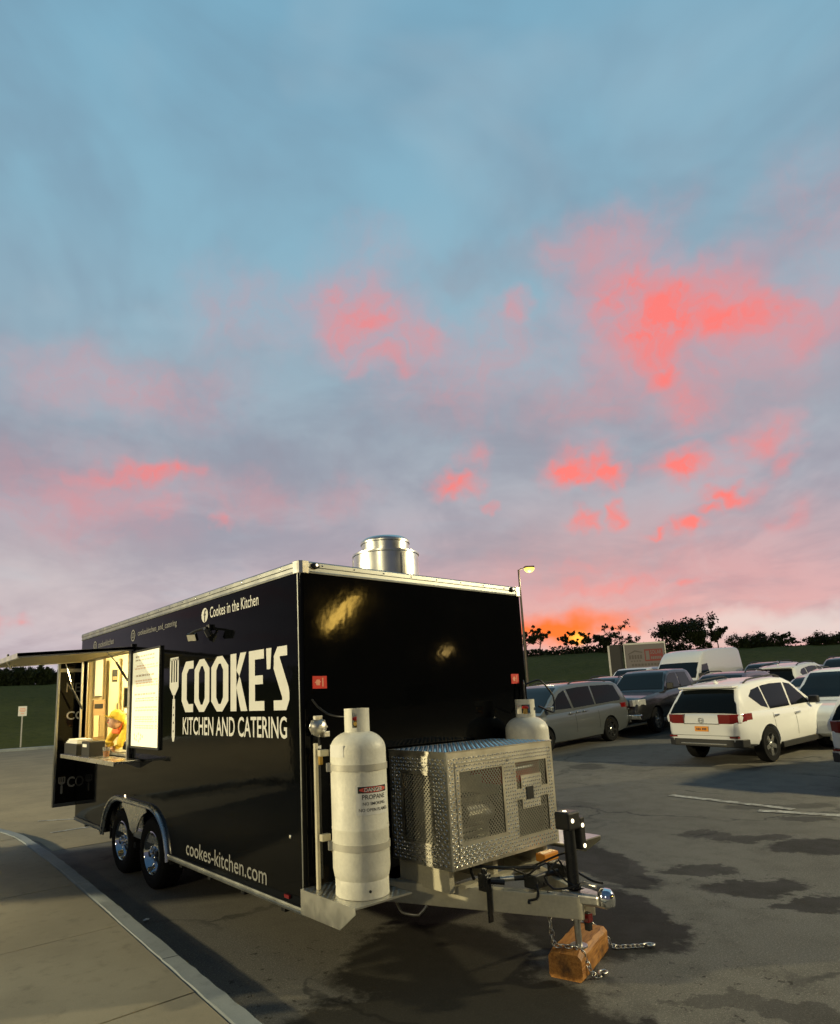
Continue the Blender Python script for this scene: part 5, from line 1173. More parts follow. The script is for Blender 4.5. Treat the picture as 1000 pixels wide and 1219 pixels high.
def vehicle(name, label, cat, kind, pm, px, py, heading, group='vehicles parked across the lot', pos=None, glass='glass', plate='plate_white', s=1.0):
    sp = SPEC[kind]; z0 = T(px)
    slope = T(px+1)-T(px-1)
    e = thing(name, label, cat, (px, py, z0), heading, group)
    e.scale = (1, 1, 1.05 if kind in ('suv', 'minivan') else 1)
    # follow the lot's slope along X
    e.rotation_euler = (0, -math.atan(slope/2)*math.cos(heading), heading); e.rotation_euler[0] = math.atan(slope/2)*math.sin(heading)*-1
    top, bot, plan, gh = (smooth_fn(sp['top'], .05), smooth_fn(sp['bot'], .08), smooth_fn(sp['plan'], .06), smooth_fn(sp['gh'], .05))
    half = sp['L']/2
    X = np.unique(np.concatenate([np.linspace(-half, half, 64), [-half+.01, -half+.03, -half+.06, half-.06, half-.03, half-.01]]))
    # lower body
    SEC = [(.0, 0, 0), (.80, 0, 0), (.93, 0, .05), (.985, .22, 0), (1.0, .50, 0), (.992, .74, 0), (.965, .92, 0), (.92, .985, 0), (.80, 1.0, .0), (.45, 1.0, .018), (.0, 1.0, .026)]
    mb = MB(); n = len(SEC)*2-2
    for x in X:
        wv_, zb_, zt_ = plan(x), bot(x), top(x); ring_ = []
        for f, t, a in SEC: ring_.append((x, wv_*f, zb_+(zt_-zb_)*t+a))
        full = ring_+[(p[0], -p[1], p[2]) for p in ring_[1:-1][::-1]]; mb.v += full
    for i in range(len(X)-1):
        for j in range(n): mb.f.append((i*n+j, i*n+(j+1) % n, (i+1)*n+(j+1) % n, (i+1)*n+j))
    mb.f += [tuple(range(n)), tuple((len(X)-1)*n+j for j in range(n))]
    body = mb.build('body', pm, e, smooth=38)
    cut = []
    for xw in (sp['xf'], sp['xr']):
        for sgn in (-1, 1):
            y0 = sp['W']/2*sgn
            cut.append(MB().lathe([(0, -.26), (sp['r']*1.13, -.26), (sp['r']*1.13, .2), (0, .2)], 28, Matrix.Translation((xw, y0, sp['r']*1.02)) @ Matrix.Rotation(R(-90*sgn), 4, 'X')).build('cut', None))
    for c in cut: c.parent = e
    boolcut(body, cut)
    body.data.shade_smooth(); body.data.set_sharp_from_angle(angle=R(38))
    # dark underside
    MB().box(-half+.35, half-.35, -sp['W']/2+.27, sp['W']/2-.27, sp['r']*.95, sp['r']*1.9).build('underbody', 'trim_black', e)
    # greenhouse
    gx0, gx1 = sp['gh'][0][0], sp['gh'][-1][0]; belt, wb, kk = sp['belt'], sp['wb'], sp['k']
    GX = np.unique(np.concatenate([np.linspace(gx0, gx1, 60)])); mb = MB()
    SECN = 9
    def yw(z): return wb-(z-belt)*kk
    for x in GX:
        zr = gh(x); hgt = max(zr-belt, .01); ze = belt+hgt*.90 if hgt < .6 else zr-.07; ye = yw(ze)
        ring_ = [(x, wb*.98, belt-.10), (x, wb, belt), (x, ye, ze), (x, ye-.022, ze+(zr-ze)*.55), (x, ye-.075, ze+(zr-ze)*.9), (x, ye*.55, zr+.006), (x, 0, zr+.014)]
        mb.v += ring_+[(p[0], -p[1], p[2]) for p in ring_[:-1][::-1]]
    n = 13
    for i in range(len(GX)-1):
        for j in range(n-1): mb.f.append((i*n+j, i*n+j+1, (i+1)*n+j+1, (i+1)*n+j))
    mb.f += [tuple(range(n)), tuple((len(GX)-1)*n+j for j in range(n))]
    cabin = mb.build('cabin', pm, e, smooth=38)
    for poly in sp['win']:
        for sgn in (-1, 1):
            wn_ = MB(); wn_.prism(poly, -.01, .006, lambda a, b, d: (a, sgn*(yw(b)+d), b)); wn_.build('side_window', glass, e)
    def screen(nm, xa, za, xb, zb2):
        N, Mm = 8, 10; g_ = MB(); d = Vector((zb2-za, 0, -(xb-xa))).normalized(); 
        if d.x*(1 if nm == 'windscreen' else -1) < 0: d = -d
        for i in range(N+1):
            t = i/N; x = xa+(xb-xa)*t; 
            zc = gh(x)
            for j in range(Mm+1):
                u = -1+2*j/Mm; half_w = yw(min(zc, belt+.9))-.085+(.03 if t < .5 else 0)
                y = u*half_w; zz = zc+.014-.010*abs(u)**2-.022*max(0, abs(u)-.75)
                g_.v.append((x+d.x*.010, y, zz+d.z*.010))
        for i in range(N):
            for j in range(Mm): g_.f.append((i*(Mm+1)+j, i*(Mm+1)+j+1, (i+1)*(Mm+1)+j+1, (i+1)*(Mm+1)+j))
        return g_.build(nm, glass, e, smooth=60)
    screen('windscreen', *sp['wsh'])
    if sp['rear']: screen('rear_window', *sp['rear'])
    # wheels
    Wm = car_wheel(sp['r'], sp['spokes'])
    for xw in (sp['xf'], sp['xr']):
        for sgn in (1, -1):
            we = bpy.data.objects.new('wheel', None); col.objects.link(we); we.parent = e; we.location = (xw, sgn*(sp['W']/2-.125), sp['r']); we.rotation_euler = (0, random.random()*3 if False else 0, 0 if sgn > 0 else R(180))
            for nm, me, mm in zip(('tyre', 'rim', 'spokes'), Wm, ('rubber', 'rim_dark', 'alloy')): link_mesh(nm, me, mm, we)
    # door seams, handles, mirrors
    for xs_ in sp['seams']:
        for sgn in (1, -1):
            mbs = MB(); zz = np.linspace(bot(xs_)+.16, belt, 8)
            for z in zz:
                t = (z-bot(xs_))/(top(xs_)-bot(xs_)); f = float(np.interp(t, [0, .22, .5, .74, .92, 1], [.9, .985, 1, .992, .965, .92])); y = plan(xs_)*f+.002
                mbs.v += [(xs_-.006, sgn*y, z), (xs_+.006, sgn*y, z)]
            for i in range(len(zz)-1): mbs.f.append((2*i, 2*i+1, 2*i+3, 2*i+2))
            mbs.build('door_seam', 'seam', e)
    for hx, hz2 in sp['handle']:
        for sgn in (1, -1):
            y = plan(hx)*.985; MB().box(hx-.10, hx+.10, min(sgn*(y-.01), sgn*(y+.032)), max(sgn*(y-.01), sgn*(y+.032)), hz2-.018, hz2+.018).build('door_handle', 'alloy', e, bevel=.008)
    xm = sp['wsh'][0]-.22
    for sgn in (1, -1):
        y = yw(belt+.1); b0 = sgn*(y+.03); b1 = sgn*(y+.24)
        MB().box(xm-.07, xm+.06, min(b0, b1), max(b0, b1), belt+.06, belt+.22+(.06 if kind in ('pickup', 'van') else 0)).build('wing_mirror', 'trim_black' if pm != 'paint_silver' else pm, e, bevel=.035, seg=3)
    # lamps following the body's plan
    def wrap(nm, end, xin, yin, z0_, z1_, m, sgn, proud=.012):
        xe = half*end; pts = []
        xs2 = np.linspace(xe-end*.004, xin, 14)
        for x in xs2:
            zc = (z0_+z1_)/2; t = (zc-bot(x))/max(.05, (top(x)-bot(x))); f = float(np.interp(t, [0, .22, .5, .74, .92, 1], [.9, .985, 1, .992, .965, .92])); pts.append((x+end*proud, max(plan(x)*f+proud*.6, yin)))
        outer = [(xe+end*proud, yin)]+pts; inner = [(xin, max(pts[-1][1]-.06, yin*.9)), (xe-end*.10, yin)]
        return MB().prism(outer+inner, z0_, z1_, lambda a, b, d: (a, sgn*b, d)).build(nm, m, e, bevel=.008)
    zt_f, zt_r = top(half-.20), top(-half+.10)
    for sgn in (1, -1):
        if kind == 'pickup':
            wrap('headlight', 1, half-.42, .62, .92, 1.12, 'head_lens', sgn); wrap('tail_light', -1, -half+.10, .84, .95, 1.30, 'red_lens', sgn)
        elif kind == 'van':
            wrap('headlight', 1, half-.45, .55, .80, 1.0, 'head_lens', sgn); wrap('tail_light', -1, -half+.08, .88, .8, 1.25, 'red_lens', sgn)
        else:
            wrap('headlight', 1, half-.48, .46, zt_f-.20, zt_f-.06, 'head_lens', sgn); wrap('tail_light', -1, -half+.50, .40, .860, 1.045, 'red_lens', sgn)
            MB().box(-half-.012, -half+.10, *sorted((sgn*.60, sgn*.78)), .575, .61).build('rear_reflector', 'red_lens', e)
    # bumpers, plates, grille
    if sp['clad']:
        rb = [(-half-.012, -.66)]+[(-half-.012+.0, .66), (-half+.06, .83), (-half+.22, .90), (-half+.22, .6), (-half+.22, -.6), (-half+.22, -.90), (-half+.06, -.83)]
        MB().prism(rb, .395, .545, lambda a, b, d: (a, b, d)).build('rear_bumper', 'trim_black', e, bevel=.012); MB().box(-half-.022, -half+.02, -.52, .52, .435, .465).build('bumper_strip', 'alloy', e, bevel=.006)
        for sgn in (1, -1): MB().box(-.85, .95, *sorted((sgn*(sp['W']/2-.10), sgn*(sp['W']/2+.004))), .245, .36).build('sill_cladding', 'trim_black', e, bevel=.01)
        MB().prism([(-half+.02, 1.07), (-half+.10, 1.065)], 0, 0, lambda a, b, d: (a, d, b)) if False else None
        MB().box(-half-.006, -half+.03, -.40, .40, .845, .865).build('garnish', 'alloy', e, bevel=.005)
        MB().lathe([(.040, 0), (.055, 0), (.055, .010), (.040, .010)], 22, align((-half-.002, 0, .925), (-1, 0, 0)), closed=True).build('badge', 'chrome', e, smooth=40)
        MB().box(-half-.010, -half+.0, -.052, .052, .918, .932).build('badge', 'chrome', e)
        MB().box(-half-.014, -half+.005, -.155, .155, .700, .805).build('number_plate', plate, e, bevel=.006)
        for yy in (-.10, -.065, -.03, .03, .065, .10): MB().box(-half-.0155, -half-.013, yy-.011, yy+.011, .728, .772).build('plate_character', 'navy_cloth', e)
        MB().box(-2.02, -1.78, -.64, .64, gh(-1.86)-.0, gh(-1.86)+.045, Matrix.Rotation(R(0), 4, 'Y')).build('roof_spoiler', pm, e, bevel=.02, seg=3)
        MB().box(-half-.004, -half+.05, -.78, .78, .615, .622).build('bumper_seam', 'seam', e)
        MB().prism([(-.16, 0), (.02, 0), (-.12, .07)], -.015, .015, lambda a, b, d: (-1.45+a, d, gh(-1.45)+.008+b)).build('antenna', pm, e)
    else:
        MB().box(half-.14, half+.012, -.60, .60, .42, .56).build('front_bumper', 'alloy' if sp.get('grille') else 'trim_black', e, bevel=.02)
        MB().box(half+.005, half+.018, -.16, .16, .44, .54).build('number_plate', plate, e)
        MB().box(-half-.016, -half+.02, -.16, .16, .62, .72).build('number_plate', plate, e)
        if kind in ('minivan', 'sedan', 'van'):
            MB().box(half-.12, half+.004, -.42, .42, .60, .74).build('grille', 'trim_black', e, bevel=.02)
    if sp.get('grille'):
        MB().box(half-.16, half+.006, -.60, .60, .74, 1.06).build('grille', 'trim_black', e, bevel=.03)
        for z in (.86, .96): MB().box(half-.10, half+.014, -.58, .58, z-.022, z+.022).build('grille_bar', 'chrome', e, bevel=.008)
        MB().box(half-.12, half+.030, -.94, .94, .50, .66).build('chrome_bumper', 'chrome', e, bevel=.03, seg=3)
        for sgn in (1, -1): MB().box(half-.02, half+.034, *sorted((sgn*.66, sgn*.82)), .55, .62).build('fog_lamp', 'head_lens', e, bevel=.01)
        MB().box(-2.80, -1.62, -.82, .82, 1.362, 1.41).build('bed_cover', 'trim_black', e, bevel=.02)
    if sp['rails']:
        for sgn in (1, -1):
            xa, xb = gx0+.75, .05; pts = [(x, sgn*(yw(gh(x))-.045), gh(x)+(.045 if 0 < i < 9 else .0)) for i, x in enumerate(np.linspace(xa, xb, 10))]
            MB().tube(pts, .018, 8).build('roof_rail', 'trim_black', e, smooth=60)
    return e
HX = math.atan2(-.133, .991)
# white crossover: rear axle from its tyre contacts
P_rr, P_rl = gnd(915, 907), gnd(835, 901)
ra = (P_rr+P_rl)/2
cx_, cy_ = ra[0]+1.30*math.cos(HX), ra[1]+1.30*math.sin(HX)
vehicle('crossover', 'white crossover seen from behind with orange number plate and dark rear window', 'crossover', 'suv', 'paint_white', cx_, cy_, HX, plate='plate_gold')
vr = gnd(727, 882); hm = R(180-4)
vehicle('minivan', 'silver grey minivan with dark side windows parked beyond the trailer tongue', 'minivan', 'minivan', 'paint_silver', vr[0]+1.40*math.cos(hm)-.87*math.cos(hm+R(90)), vr[1]+1.40*math.sin(hm)-.87*math.sin(hm+R(90)), hm)
tf = gnd(783, 872); hp = R(180+2)
vehicle('pickup_truck', 'black pickup truck with chrome grille bars beside the silver minivan', 'pickup truck', 'pickup', 'paint_black', tf[0]-1.88*math.cos(hp)-.9*math.cos(hp+R(90)), tf[1]-1.88*math.sin(hp)-.9*math.sin(hp+R(90)), hp)
def at_az(px, dist):
    d = ray(px, 815); d = d/math.hypot(d[0], d[1]); return CAM[0]+d[0]*dist, CAM[1]+d[1]*dist
def veh_at(px, dist, heading, *a, **kw): x, y = at_az(px, dist); return vehicle(a[0], a[1], a[2], a[3], a[4], x, y, heading, **kw)
veh_at(832, 33.2, R(180), 'cargo_van', 'tall white high roof cargo van behind the black pickup', 'van', 'van', 'paint_white')
veh_at(760, 33.0, R(183), 'white_pickup', 'white pickup truck in front of the roadside sign board', 'pickup truck', 'pickup', 'paint_white')
veh_at(866, 23.0, R(182), 'dark_wagon', 'dark maroon car mostly hidden behind the white crossover with orange plate', 'car', 'suv', 'paint_maroon')
veh_at(952, 30.0, R(-4), 'white_suv', 'white sport utility car seen from behind beyond the white crossover', 'car', 'suv', 'paint_cool')
veh_at(1003, 20.8, R(180), 'white_hatchback', 'white car facing the trailer with broad clear windscreen and bonnet', 'car', 'suv', 'paint_cool')
veh_at(1112, 15.6, HX, 'edge_crossover', 'white crossover beside the orange plated one, only its red tail light corner showing', 'crossover', 'suv', 'paint_white')
veh_at(958, 37.5, R(180), 'grey_sedan', 'dark grey sedan with arched roof in the farthest row', 'car', 'sedan', 'paint_grey')
veh_at(1012, 34.0, R(180), 'dark_suv', 'dark sport utility car in the farthest row beside the grey sedan', 'car', 'suv', 'paint_grey')
veh_at(915, 33.5, R(180), 'silver_suv', 'silver car half hidden behind the white sport utility car', 'car', 'suv', 'paint_silver')
veh_at(990, 27.0, R(-4), 'pale_wagon', 'pale silver car between the white facing car and the dark sport utility car', 'car', 'sedan', 'paint_cool')
veh_at(722, 27.0, R(182), 'black_hatchback', 'black car between the silver minivan and the black pickup', 'car', 'suv', 'paint_black')

# ================================================================== street lamps
def street_lamp(label, x, y, h, face, watts, base_z=0.0):
    e = thing('street_lamp', label, 'street lamp', (x, y, base_z), face, 'street lamps round the lot')
    MB().lathe([(.0, 0), (.26, 0), (.26, .65), (.23, .68), (0, .68)], 18).build('footing', 'kerb_concrete', e, smooth=40)
    MB().tube([(0, 0, .6), (0, 0, h-.1)], [.085, .05], 12).build('pole', 'pole_metal', e, smooth=50)
    MB().tube([(0, 0, h-.18), (.12, 0, h-.06), (.42, 0, h)], .035, 8).build('arm', 'pole_metal', e, smooth=50)
    hd_ = MB().box(.32, .86, -.17, .17, h-.04, h+.08).build('lamp_head', 'pole_metal', e, bevel=.03)
    MB().lathe([(0, -.24), (.16, -.19), (.26, -.08), (.28, 0), (0, 0)], 16, Matrix.Translation((.60, 0, h-.042))).build('lens', 'lamp_white', e, smooth=60)
    pl = bpy.data.lights.new('lamp_light', 'POINT'); pl.energy = watts; pl.color = (1.0, .86, .50); pl.shadow_soft_size = .35
    po = bpy.data.objects.new('lamp_light', pl); col.objects.link(po); po.parent = e; po.location = (.60, 0, h-.72)
    return e
d = ray(619, 700); d = d/math.hypot(d[0], d[1]); LX, LY = CAM[0]+d[0]*36, CAM[1]+d[1]*36
hz_ = CAM[2]+36*(ray(620, 676)[2]/math.hypot(*ray(620, 676)[:2]))
street_lamp('slim street lamp lit above the trailer corner by the sunset', LX, LY, hz_-T(LX), R(-40), 200, T(LX))
street_lamp('street lamp lighting the trailer side across the footway', -21.9, 14.2, 8.2, R(-30), 30000)
street_lamp('street lamp beyond the footway lighting the trailer tongue and labelled cylinder', -18.0, -9.5, 7.6, R(30), 2200)
street_lamp('street lamp over the open lot facing the tongue of the trailer', 16.0, -10.0, 8.4, R(130), 9000, T(16))

# ================================================================== unseen store, added for its dark reflection in the trailer front
mat('store_wall', (.022, .021, .020), .85, var=.2, vscale=.4); mat('streak_glow', (.8, .6, .3), .4, emit=(1.0, .62, .12), estr=52); mat('wall_lamp_lit', (.8, .6, .3), .4, emit=(1.0, .66, .2), estr=20)
st_ = thing('added_store', 'unseen dark store added across the lot for its reflection in the trailer front', 'building', (30, -36, 0))
MB().box(-32, 60, -14, 0, 0, 15.5).build('wall', 'store_wall', st_); MB().box(-32.3, 60.3, -14.3, .3, 15.5, 16.1).build('parapet', 'store_wall', st_)
for x0 in (-20, 4, 22): MB().box(x0, x0+3, .001, .06, 0, 2.6).build('door', 'glass', st_)
def hit(px_, py_, Y_):
    h_ = ony(px_, py_, 0); d_ = ray(px_, py_); t_ = (Y_-0)/(-d_[1]); return (h_[0]+d_[0]*t_-30, h_[2]+d_[2]*t_)
fa = [hit(*p, -36) for p in ((384, 748), (394, 752), (404, 738), (426, 708), (418, 709), (392, 734))]
MB().prism(fa, .02, .22, lambda a, b, d: (a, d, b)).build('streak_panel', 'streak_glow', st_)  # added glowing panel, outlined so that it mirrors as an amber streak
fb_ = [hit(*p, -36) for p in ((523, 780), (530, 782), (537, 775), (534, 771), (526, 774))]
MB().prism(fb_, .02, .16, lambda a, b, d: (a, d, b)).build('wall_lamp', 'wall_lamp_lit', st_)
# ================================================================== small traffic sign on the verge
sp_ = gnd(25, 893); sp_[1] = 31.5
sg = thing('traffic_sign', 'small white sign with red lines on a galvanised post at the verge', 'sign', (sp_[0], 31.45, .05), 0)
MB().box(-.03, .03, -.02, .02, 0, 2.0).build('post', 'pole_galv', sg)
pf2 = MB().box(-.19, .19, -.032, -.022, 1.55, 2.02).build('panel', 'white_label', sg, bevel=.004)
for z, wv_ in ((1.90, .12), (1.83, .14), (1.76, .10), (1.66, .08)): MB().box(-wv_, wv_, -.035, -.0325, z-.016, z+.016).build('red_line', 'mark_pale', pf2)

# ================================================================== roadside sign board behind the pickup
bx, by = at_az(772, 38.0)
d1 = ray(752, 769); dist = 38.0
sb_ = thing('sign_board', 'roadside sign board with red SOLAR panel and grey print', 'sign', (bx, by, T(bx)), R(-90+30))
zt_ = CAM[2]+38*.061-T(bx); zb2 = zt_-1.85
mat('sign_grey', (.09, .075, .075), .6); mat('board_pale', (.15, .135, .14), .6); mat('board_red', (.20, .03, .03), .6)
BF = lambda a, b, d_: (a, -d_, b)
MB().box(-1.02, 1.02, 0, .08, zb2, zt_).build('board', 'board_pale', sb_, bevel=.01)
MB().box(-.97, .97, -.012, -.001, zb2+.06, zt_-.10).build('board_face', 'board_pale', sb_)
for (a, b, c, d_) in ((-1.05, 1.05, zt_, zt_+.10), (-1.05, -1.0, zb2, zt_), (1.0, 1.05, zb2, zt_)): MB().box(a, b, -.03, .11, c, d_).build('board_frame', 'pole_galv', sb_)
MB().box(-.02, .88, -.020, -.013, zt_-.92, zt_-.28).build('red_panel', 'board_red', sb_)
MB().box(.03, .22, -.026, -.0205, zt_-.85, zt_-.36).build('panel_mark', 'board_pale', sb_)
text('panel_word', 'SOLAR', 'board_pale', sb_, .27, .83, zt_-.55, zt_-.34, BF, .024, .02)
mbx = MB()
for i in range(6): mbx.box(.28+.09*i, .345+.09*i, -.024, -.0205, zt_-.82, zt_-.68)
mbx.build('panel_print', 'board_pale', sb_)
mbx = MB(); mbx.prism([(-.86, zt_-.50), (-.5, zt_-.30), (-.10, zt_-.42), (-.14, zt_-.46), (-.5, zt_-.38), (-.84, zt_-.54)], .013, .02, BF)
for i in range(5): mbx.box(-.82+.14*i, -.72+.14*i, -.02, -.0125, zt_-.78, zt_-.56)
for i in range(4): mbx.box(-.74+.14*i, -.66+.14*i, -.02, -.0125, zt_-.92, zt_-.86)
for i in range(9): mbx.box(-.72+.16*i, -.60+.16*i, -.02, -.0125, zt_-1.16, zt_-1.04)
for i in range(8): mbx.box(-.55+.14*i, -.45+.14*i, -.02, -.0125, zt_-1.50, zt_-1.40)
mbx.build('board_print', 'sign_grey', sb_)
for x in (-.8, .8): MB().box(x-.06, x+.06, .01, .09, 0, zb2).build('post', 'pole_galv', sb_)
MB().box(-1.78, -1.12, .35, .45, zb2-.1, zt_+.08).build('back_board', 'black_plastic', sb_); MB().box(-1.88, -1.78, .33, .47, zb2-.1, zt_+.04).build('board_frame', 'pole_galv', sb_)
MB().box(-1.6, -1.5, .36, .44, 0, zb2-.1).build('post', 'pole_galv', sb_)

# ================================================================== trees
def leafmat(name, c):
    m = bpy.data.materials.new(name); m.use_nodes = True; MATS[name] = m
    k = NT(m.node_tree); b = k.n['Principled BSDF']; pos = k.new('ShaderNodeNewGeometry').outputs['Position']
    n = k.noise(pos, 1.4, 4, .6); k.put(b.inputs['Base Color'], k.mix(k.mr(n, .3, .7), tuple(v*.6 for v in c), tuple(v*1.4 for v in c))); b.inputs['Roughness'].default_value = .6; b.inputs['Specular IOR Level'].default_value = .2
leafmat('leaf', (.030, .042, .014)); leafmat('leaf_dark', (.020, .030, .012)); mat('bark', (.05, .04, .03), .9, var=.3, vscale=12, bump=.6, bscale=20)
def tree(label, x, y, z, h, wd, style, seed, dens=1.0, group='trees along the ridge', nm='ridge_tree'):
    q = random.Random(seed); e = thing(nm, label, 'tree', (x, y, z-.15), q.uniform(0, 6), group)
    tk = MB(); lf = MB(); tips = []
    def limb(p, d, ln, r, lvl):
        pts = [p]; rad = [r]; dd = d.copy()
        for i in range(4):
            dd = (dd+Vector((q.uniform(-.25, .25), q.uniform(-.25, .25), q.uniform(-.08, .2)))).normalized(); pts.append(pts[-1]+dd*ln/4); rad.append(r*(1-.2*(i+1)))
        tk.tube(pts, rad, 6 if lvl < 1 else 4)
        if lvl >= 2 or ln < .35: tips.append(pts[-1]); tips.append(pts[2]); return
        for i in range(5 if lvl == 0 else 3):
            t = q.uniform(.35, 1.0) if lvl == 0 else q.uniform(.5, 1.0); k = min(3, int(t*4)); b = pts[k].lerp(pts[k+1], t*4-k) if k < 4 else pts[-1]
            a = q.uniform(0, 2*math.pi); up = q.uniform(.2, .9) if style != 'scraggy' else q.uniform(-.1, .7)
            limb(b, Vector((math.cos(a), math.sin(a), up)).normalized(), ln*q.uniform(.42, .62)*(wd/h*1.5), r*.5, lvl+1)
        tips.append(pts[-1])
    limb(Vector((0, 0, 0)), Vector((q.uniform(-.12, .12), q.uniform(-.12, .12), 1)), h*.78, h*.028, 0)
    cl = []
    for t in tips:
        for _ in range(2 if style == 'full' else 1): cl.append((t+Vector((q.gauss(0, wd*.05), q.gauss(0, wd*.05), q.gauss(0, h*.03))), q.uniform(.10, .19)*wd*(1.0 if style == 'full' else .62)))
    if style == 'full':
        for _ in range(int(26*dens)):
            a = q.uniform(0, 6.28); zz = q.uniform(.12, .98); pr = math.sin(math.pi*min(1, zz*.92+.08))**.7; rr2 = wd*.46*pr*math.sqrt(q.random()); cl.append((Vector((rr2*math.cos(a), rr2*math.sin(a), h*zz)), q.uniform(.08, .17)*wd))
    for c, rad in cl:
        for _ in range(int((95 if style == 'full' else 60)*dens)):
            v = Vector((q.gauss(0, 1), q.gauss(0, 1), q.gauss(0, .8))); v = v.normalized()*rad*q.random()**.4; p = c+v
            s = q.uniform(.07, .16)*(h/4)**.5; a1 = Vector((q.gauss(0, 1), q.gauss(0, 1), q.gauss(0, 1))).normalized(); a2 = a1.cross(Vector((q.gauss(0, 1), q.gauss(0, 1), q.gauss(0, 1)))).normalized()
            lf.add([p-a1*s, p+a2*s*.5, p+a1*s, p-a2*s*.5], [(0, 1, 2, 3)])
    A_ = np.array(lf.v); kz = h/max(np.percentile(A_[:, 2], 99.7), .1); kx = wd/max(np.percentile(A_[:, 0], 99)-np.percentile(A_[:, 0], 1), .1); cx0 = A_[:, 0].mean(); cy0 = A_[:, 1].mean()
    for g_ in (lf, tk): g_.v = [((p[0]-cx0*min(1, p[2]/h))*kx, (p[1]-cy0*min(1, p[2]/h))*kx, p[2]*kz) for p in g_.v]
    for c, rad in cl:
        for _ in range(30 if style == 'full' else 10):
            c2 = Vector(((c.x-cx0*min(1, c.z/h))*kx, (c.y-cy0*min(1, c.z/h))*kx, c.z*kz)); p = c2+Vector((q.gauss(0, 1), q.gauss(0, 1), q.gauss(0, 1)))*rad*.38; s = q.uniform(.11, .19)*(h/4)**.5
            a1 = Vector((q.gauss(0, 1), q.gauss(0, 1), q.gauss(0, 1))).normalized(); a2 = a1.cross(Vector((q.gauss(0, 1), q.gauss(0, 1), q.gauss(0, 1)))).normalized(); lf.add([p-a1*s, p+a2*s*.6, p+a1*s, p-a2*s*.6], [(0, 1, 2, 3)])
    tk.build('trunk', 'bark', e, smooth=60); link_mesh('crown', lf.mesh('crown'), 'leaf_dark' if seed % 2 else 'leaf', e)
    return e
def ridge_pt(px, back=0.0):
    # where the view ray's azimuth crosses the ridge line (v = 32 m past the lot edge)
    d = ray(px, 790); d = d/math.hypot(d[0], d[1]); best = None
    for (ex, ey, nx, ny) in EDGE:
        rx, ry = ex+nx*(31+back), ey+ny*(31+back); vx, vy = rx-CAM[0], ry-CAM[1]; L2 = math.hypot(vx, vy); c = (vx*d[0]+vy*d[1])/L2
        if best is None or c > best[0]: best = (c, rx, ry, hill_h(ex, ey, nx, ny, 31+back), L2)
    D = best[4]; return CAM[0]+d[0]*D, CAM[1]+d[1]*D, best[3], D
RT = [(628, 751, 20, 'scraggy', 'ragged small tree rising beside the lamp post on the ridge'), (643, 744, 26, 'scraggy', 'leaning sparse tree against the orange cloud on the ridge'), (677, 750, 20, 'scraggy', 'thin open tree just before the sun on the ridge'), (700, 751, 20, 'scraggy', 'thin open tree just beyond the sun on the ridge'),
      (722, 754, 18, 'full', 'low bush beside the bare angled tree on the ridge'), (741, 740, 44, 'scraggy', 'angled sparse tree with reaching branches on the ridge'), (811, 734, 52, 'full', 'largest rounded dark tree on the ridge above the cargo van'), (838, 745, 34, 'full', 'medium round tree beside the largest ridge tree'), (858, 739, 22, 'scraggy', 'slim upright tree at the end of the ridge clump'),
      (888, 757, 30, 'full', 'low rounded tree starting the ridge thicket'), (906, 753, 36, 'full', 'broad crown in the middle of the ridge thicket'), (926, 755, 32, 'full', 'rounded crown ending the ridge thicket'), (936, 751, 12, 'scraggy', 'spindly sapling beside the ridge thicket'), (950, 758, 10, 'scraggy', 'tiny lone sapling on the bare part of the ridge'), (975, 758, 30, 'full', 'low dark tree opening the last ridge group'), (995, 751, 40, 'full', 'tall dark tree closing the last ridge group')]
for i, (px, ytop, wpx, sty, lab) in enumerate(RT):
    x, y, z, D = ridge_pt(px); dd = ray(px, ytop); h = CAM[2]+D*dd[2]/math.hypot(dd[0], dd[1])-z; depth = (np.array([x, y, z])-CAM) @ CF
    tree(lab, x, y, z, max(h, 1.0), wpx/FPX*depth, sty, 11+i, .8 if sty == 'full' else .7)
# brush along the ridge and the tree belt beyond the verge
def brush(name, label, pxs, h0, h1, back, n, mm, seed):
    q = random.Random(seed); lf = MB()
    for _ in range(n):
        px = q.uniform(*pxs); x, y, z, D = ridge_pt(px, back+q.uniform(-1.5, 1.5)) if False else (0, 0, 0, 0)
    return lf
BR = []
for px in np.arange(-60, 1080, 6.0): BR.append((px,)+ridge_pt(px, 1.0))
def brush_mass(name, label, a, b, hfun, mm, seed, per=26):
    q = random.Random(seed); lf = MB()
    for (px, x, y, z, D) in BR:
        if not a <= px <= b: continue
        hh = hfun(px)*D/FPX
        for _ in range(per):
            u = q.gauss(0, 1); p = Vector((x+q.uniform(-.35, .35)+q.uniform(-.6, .6), y+q.uniform(-1.2, 1.2), z-.15+hh*q.random()**.8*(1+.35*math.sin(px*.21)+.2*math.sin(px*.53))))
            s = q.uniform(.08, .22); a1 = Vector((q.gauss(0, 1), q.gauss(0, 1), q.gauss(0, 1))).normalized(); a2 = a1.cross(Vector((q.gauss(0, 1), q.gauss(0, 1), q.gauss(0, 1)))).normalized()
            lf.add([p-a1*s, p+a2*s*.55, p+a1*s, p-a2*s*.55], [(0, 1, 2, 3)])
    o = link_mesh(name, lf.mesh(name), mm); return tag(o, label, 'brush', kind='stuff')
brush_mass('ridge_brush', 'dark scrub along the ridge below the burning cloud', 600, 800, lambda p: 7, 'leaf_dark', 3, 130)
brush_mass('ridge_grass', 'tufts of long grass along the ridge top', 800, 1080, lambda p: 1.2, 'leaf', 4, 30)
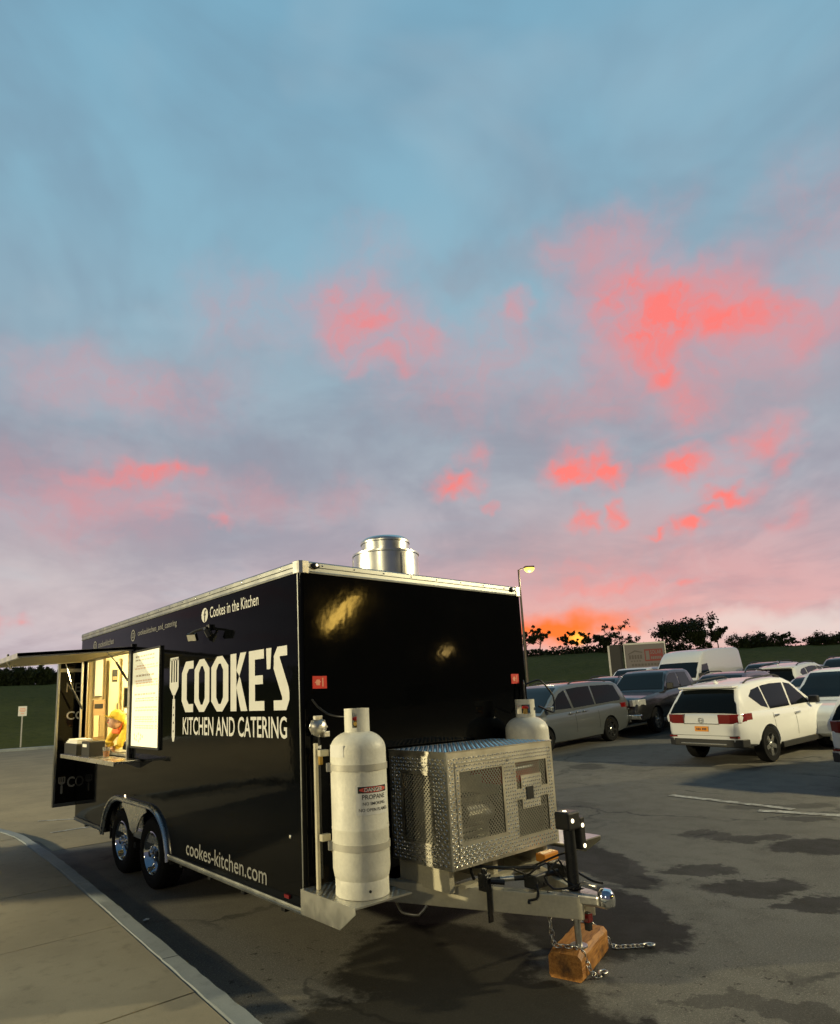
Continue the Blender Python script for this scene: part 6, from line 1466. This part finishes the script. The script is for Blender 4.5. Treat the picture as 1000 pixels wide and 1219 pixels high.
for i, px in enumerate(np.arange(-40, 84, 8.5)):
    x, y, z, D = ridge_pt(px, 3.0); q = random.Random(90+i); tp = 796+3*math.sin(i*1.7)+q.uniform(-3, 3); dd = ray(px, tp); h = CAM[2]+D*dd[2]/math.hypot(dd[0], dd[1])-z
    tree('dense dark tree in the belt on the hill behind the verge sign', x, y, z, max(1.5, h), 2.0+q.uniform(0, .8), 'full', 60+i, .9, 'tree belt on the hill behind the verge sign', 'belt_tree')

# ================================================================== unseen cabinet, added to cast shade bands on the footway
tcab = thing('shade_blocker', 'unseen green cabinet added to shade the footway', 'cabinet', (-5.3, 6.4, .121), math.atan2(-.424, .905))
mat('cab_green', (.03, .06, .035), .5, var=.1, vscale=4)
MB().box(-.5, .5, -1.05, 1.05, .10, 2.30).build('housing', 'cab_green', tcab, bevel=.02)
MB().box(-.55, .55, -1.10, 1.10, 2.305, 2.36).build('roof', 'cab_green', tcab, bevel=.01); MB().box(-.56, .56, -1.12, 1.12, 0, .098).build('plinth', 'kerb_concrete', tcab)
for y0, y1 in ((-1.0, -.01), (.01, 1.0)): MB().box(.501, .52, y0, y1, .18, 2.22).build('door', 'cab_green', tcab, bevel=.005)
MB().box(.521, .55, -.08, -.05, 1.1, 1.3).build('handle', 'zinc', tcab)

# ================================================================== grit and scraps by the kerb
q = random.Random(8); gr = MB()
for _ in range(420):
    t = q.random(); i = int(t*60)+int(q.random()*20); i = min(len(KP)-2, i+40)
    p = KP[i]; off = -abs(q.gauss(0, .16))-.01 
    px_, py_, _z = kerb_sec(i, off, 0); s_ = q.uniform(.003, .011); z_ = .0
    vs = [(px_+s_*q.uniform(-1, 1), py_+s_*q.uniform(-1, 1), z_+s_*h_) for h_ in (0, 0, 0, 1.1)]
    vs = [(px_+s_, py_, 0), (px_-s_*.6, py_+s_*.8, 0), (px_-s_*.5, py_-s_*.9, 0), (px_+s_*q.uniform(-.3, .3), py_+s_*q.uniform(-.3, .3), s_*1.1)]
    gr.add(vs, [(0, 1, 3), (1, 2, 3), (2, 0, 3), (0, 2, 1)])
go = gr.build('grit', 'joint'); tag(go, 'fine grit scattered along the kerb edge', 'grit', kind='stuff')
for px_, py_, lab, sz in ((174, 1097, 'crumpled white paper scrap in the gutter beside the kerb', .022), (265, 1190, None, .0)):
    if lab is None: continue
    P = onz(px_, py_); sc = MB(); n = 7
    vs = [(sz*(1+.4*q.random())*math.cos(2*math.pi*i/n), sz*(.7+.4*q.random())*math.sin(2*math.pi*i/n), .004+.012*q.random()) for i in range(n)]
    sc.add(vs+[(0, 0, .022), (0, 0, .0)], [(i, (i+1) % n, n) for i in range(n)]+[((i+1) % n, i, n+1) for i in range(n)])
    so = sc.build('paper_scrap', 'paper'); so.location = (P[0], P[1], .004); tag(so, lab, 'litter')
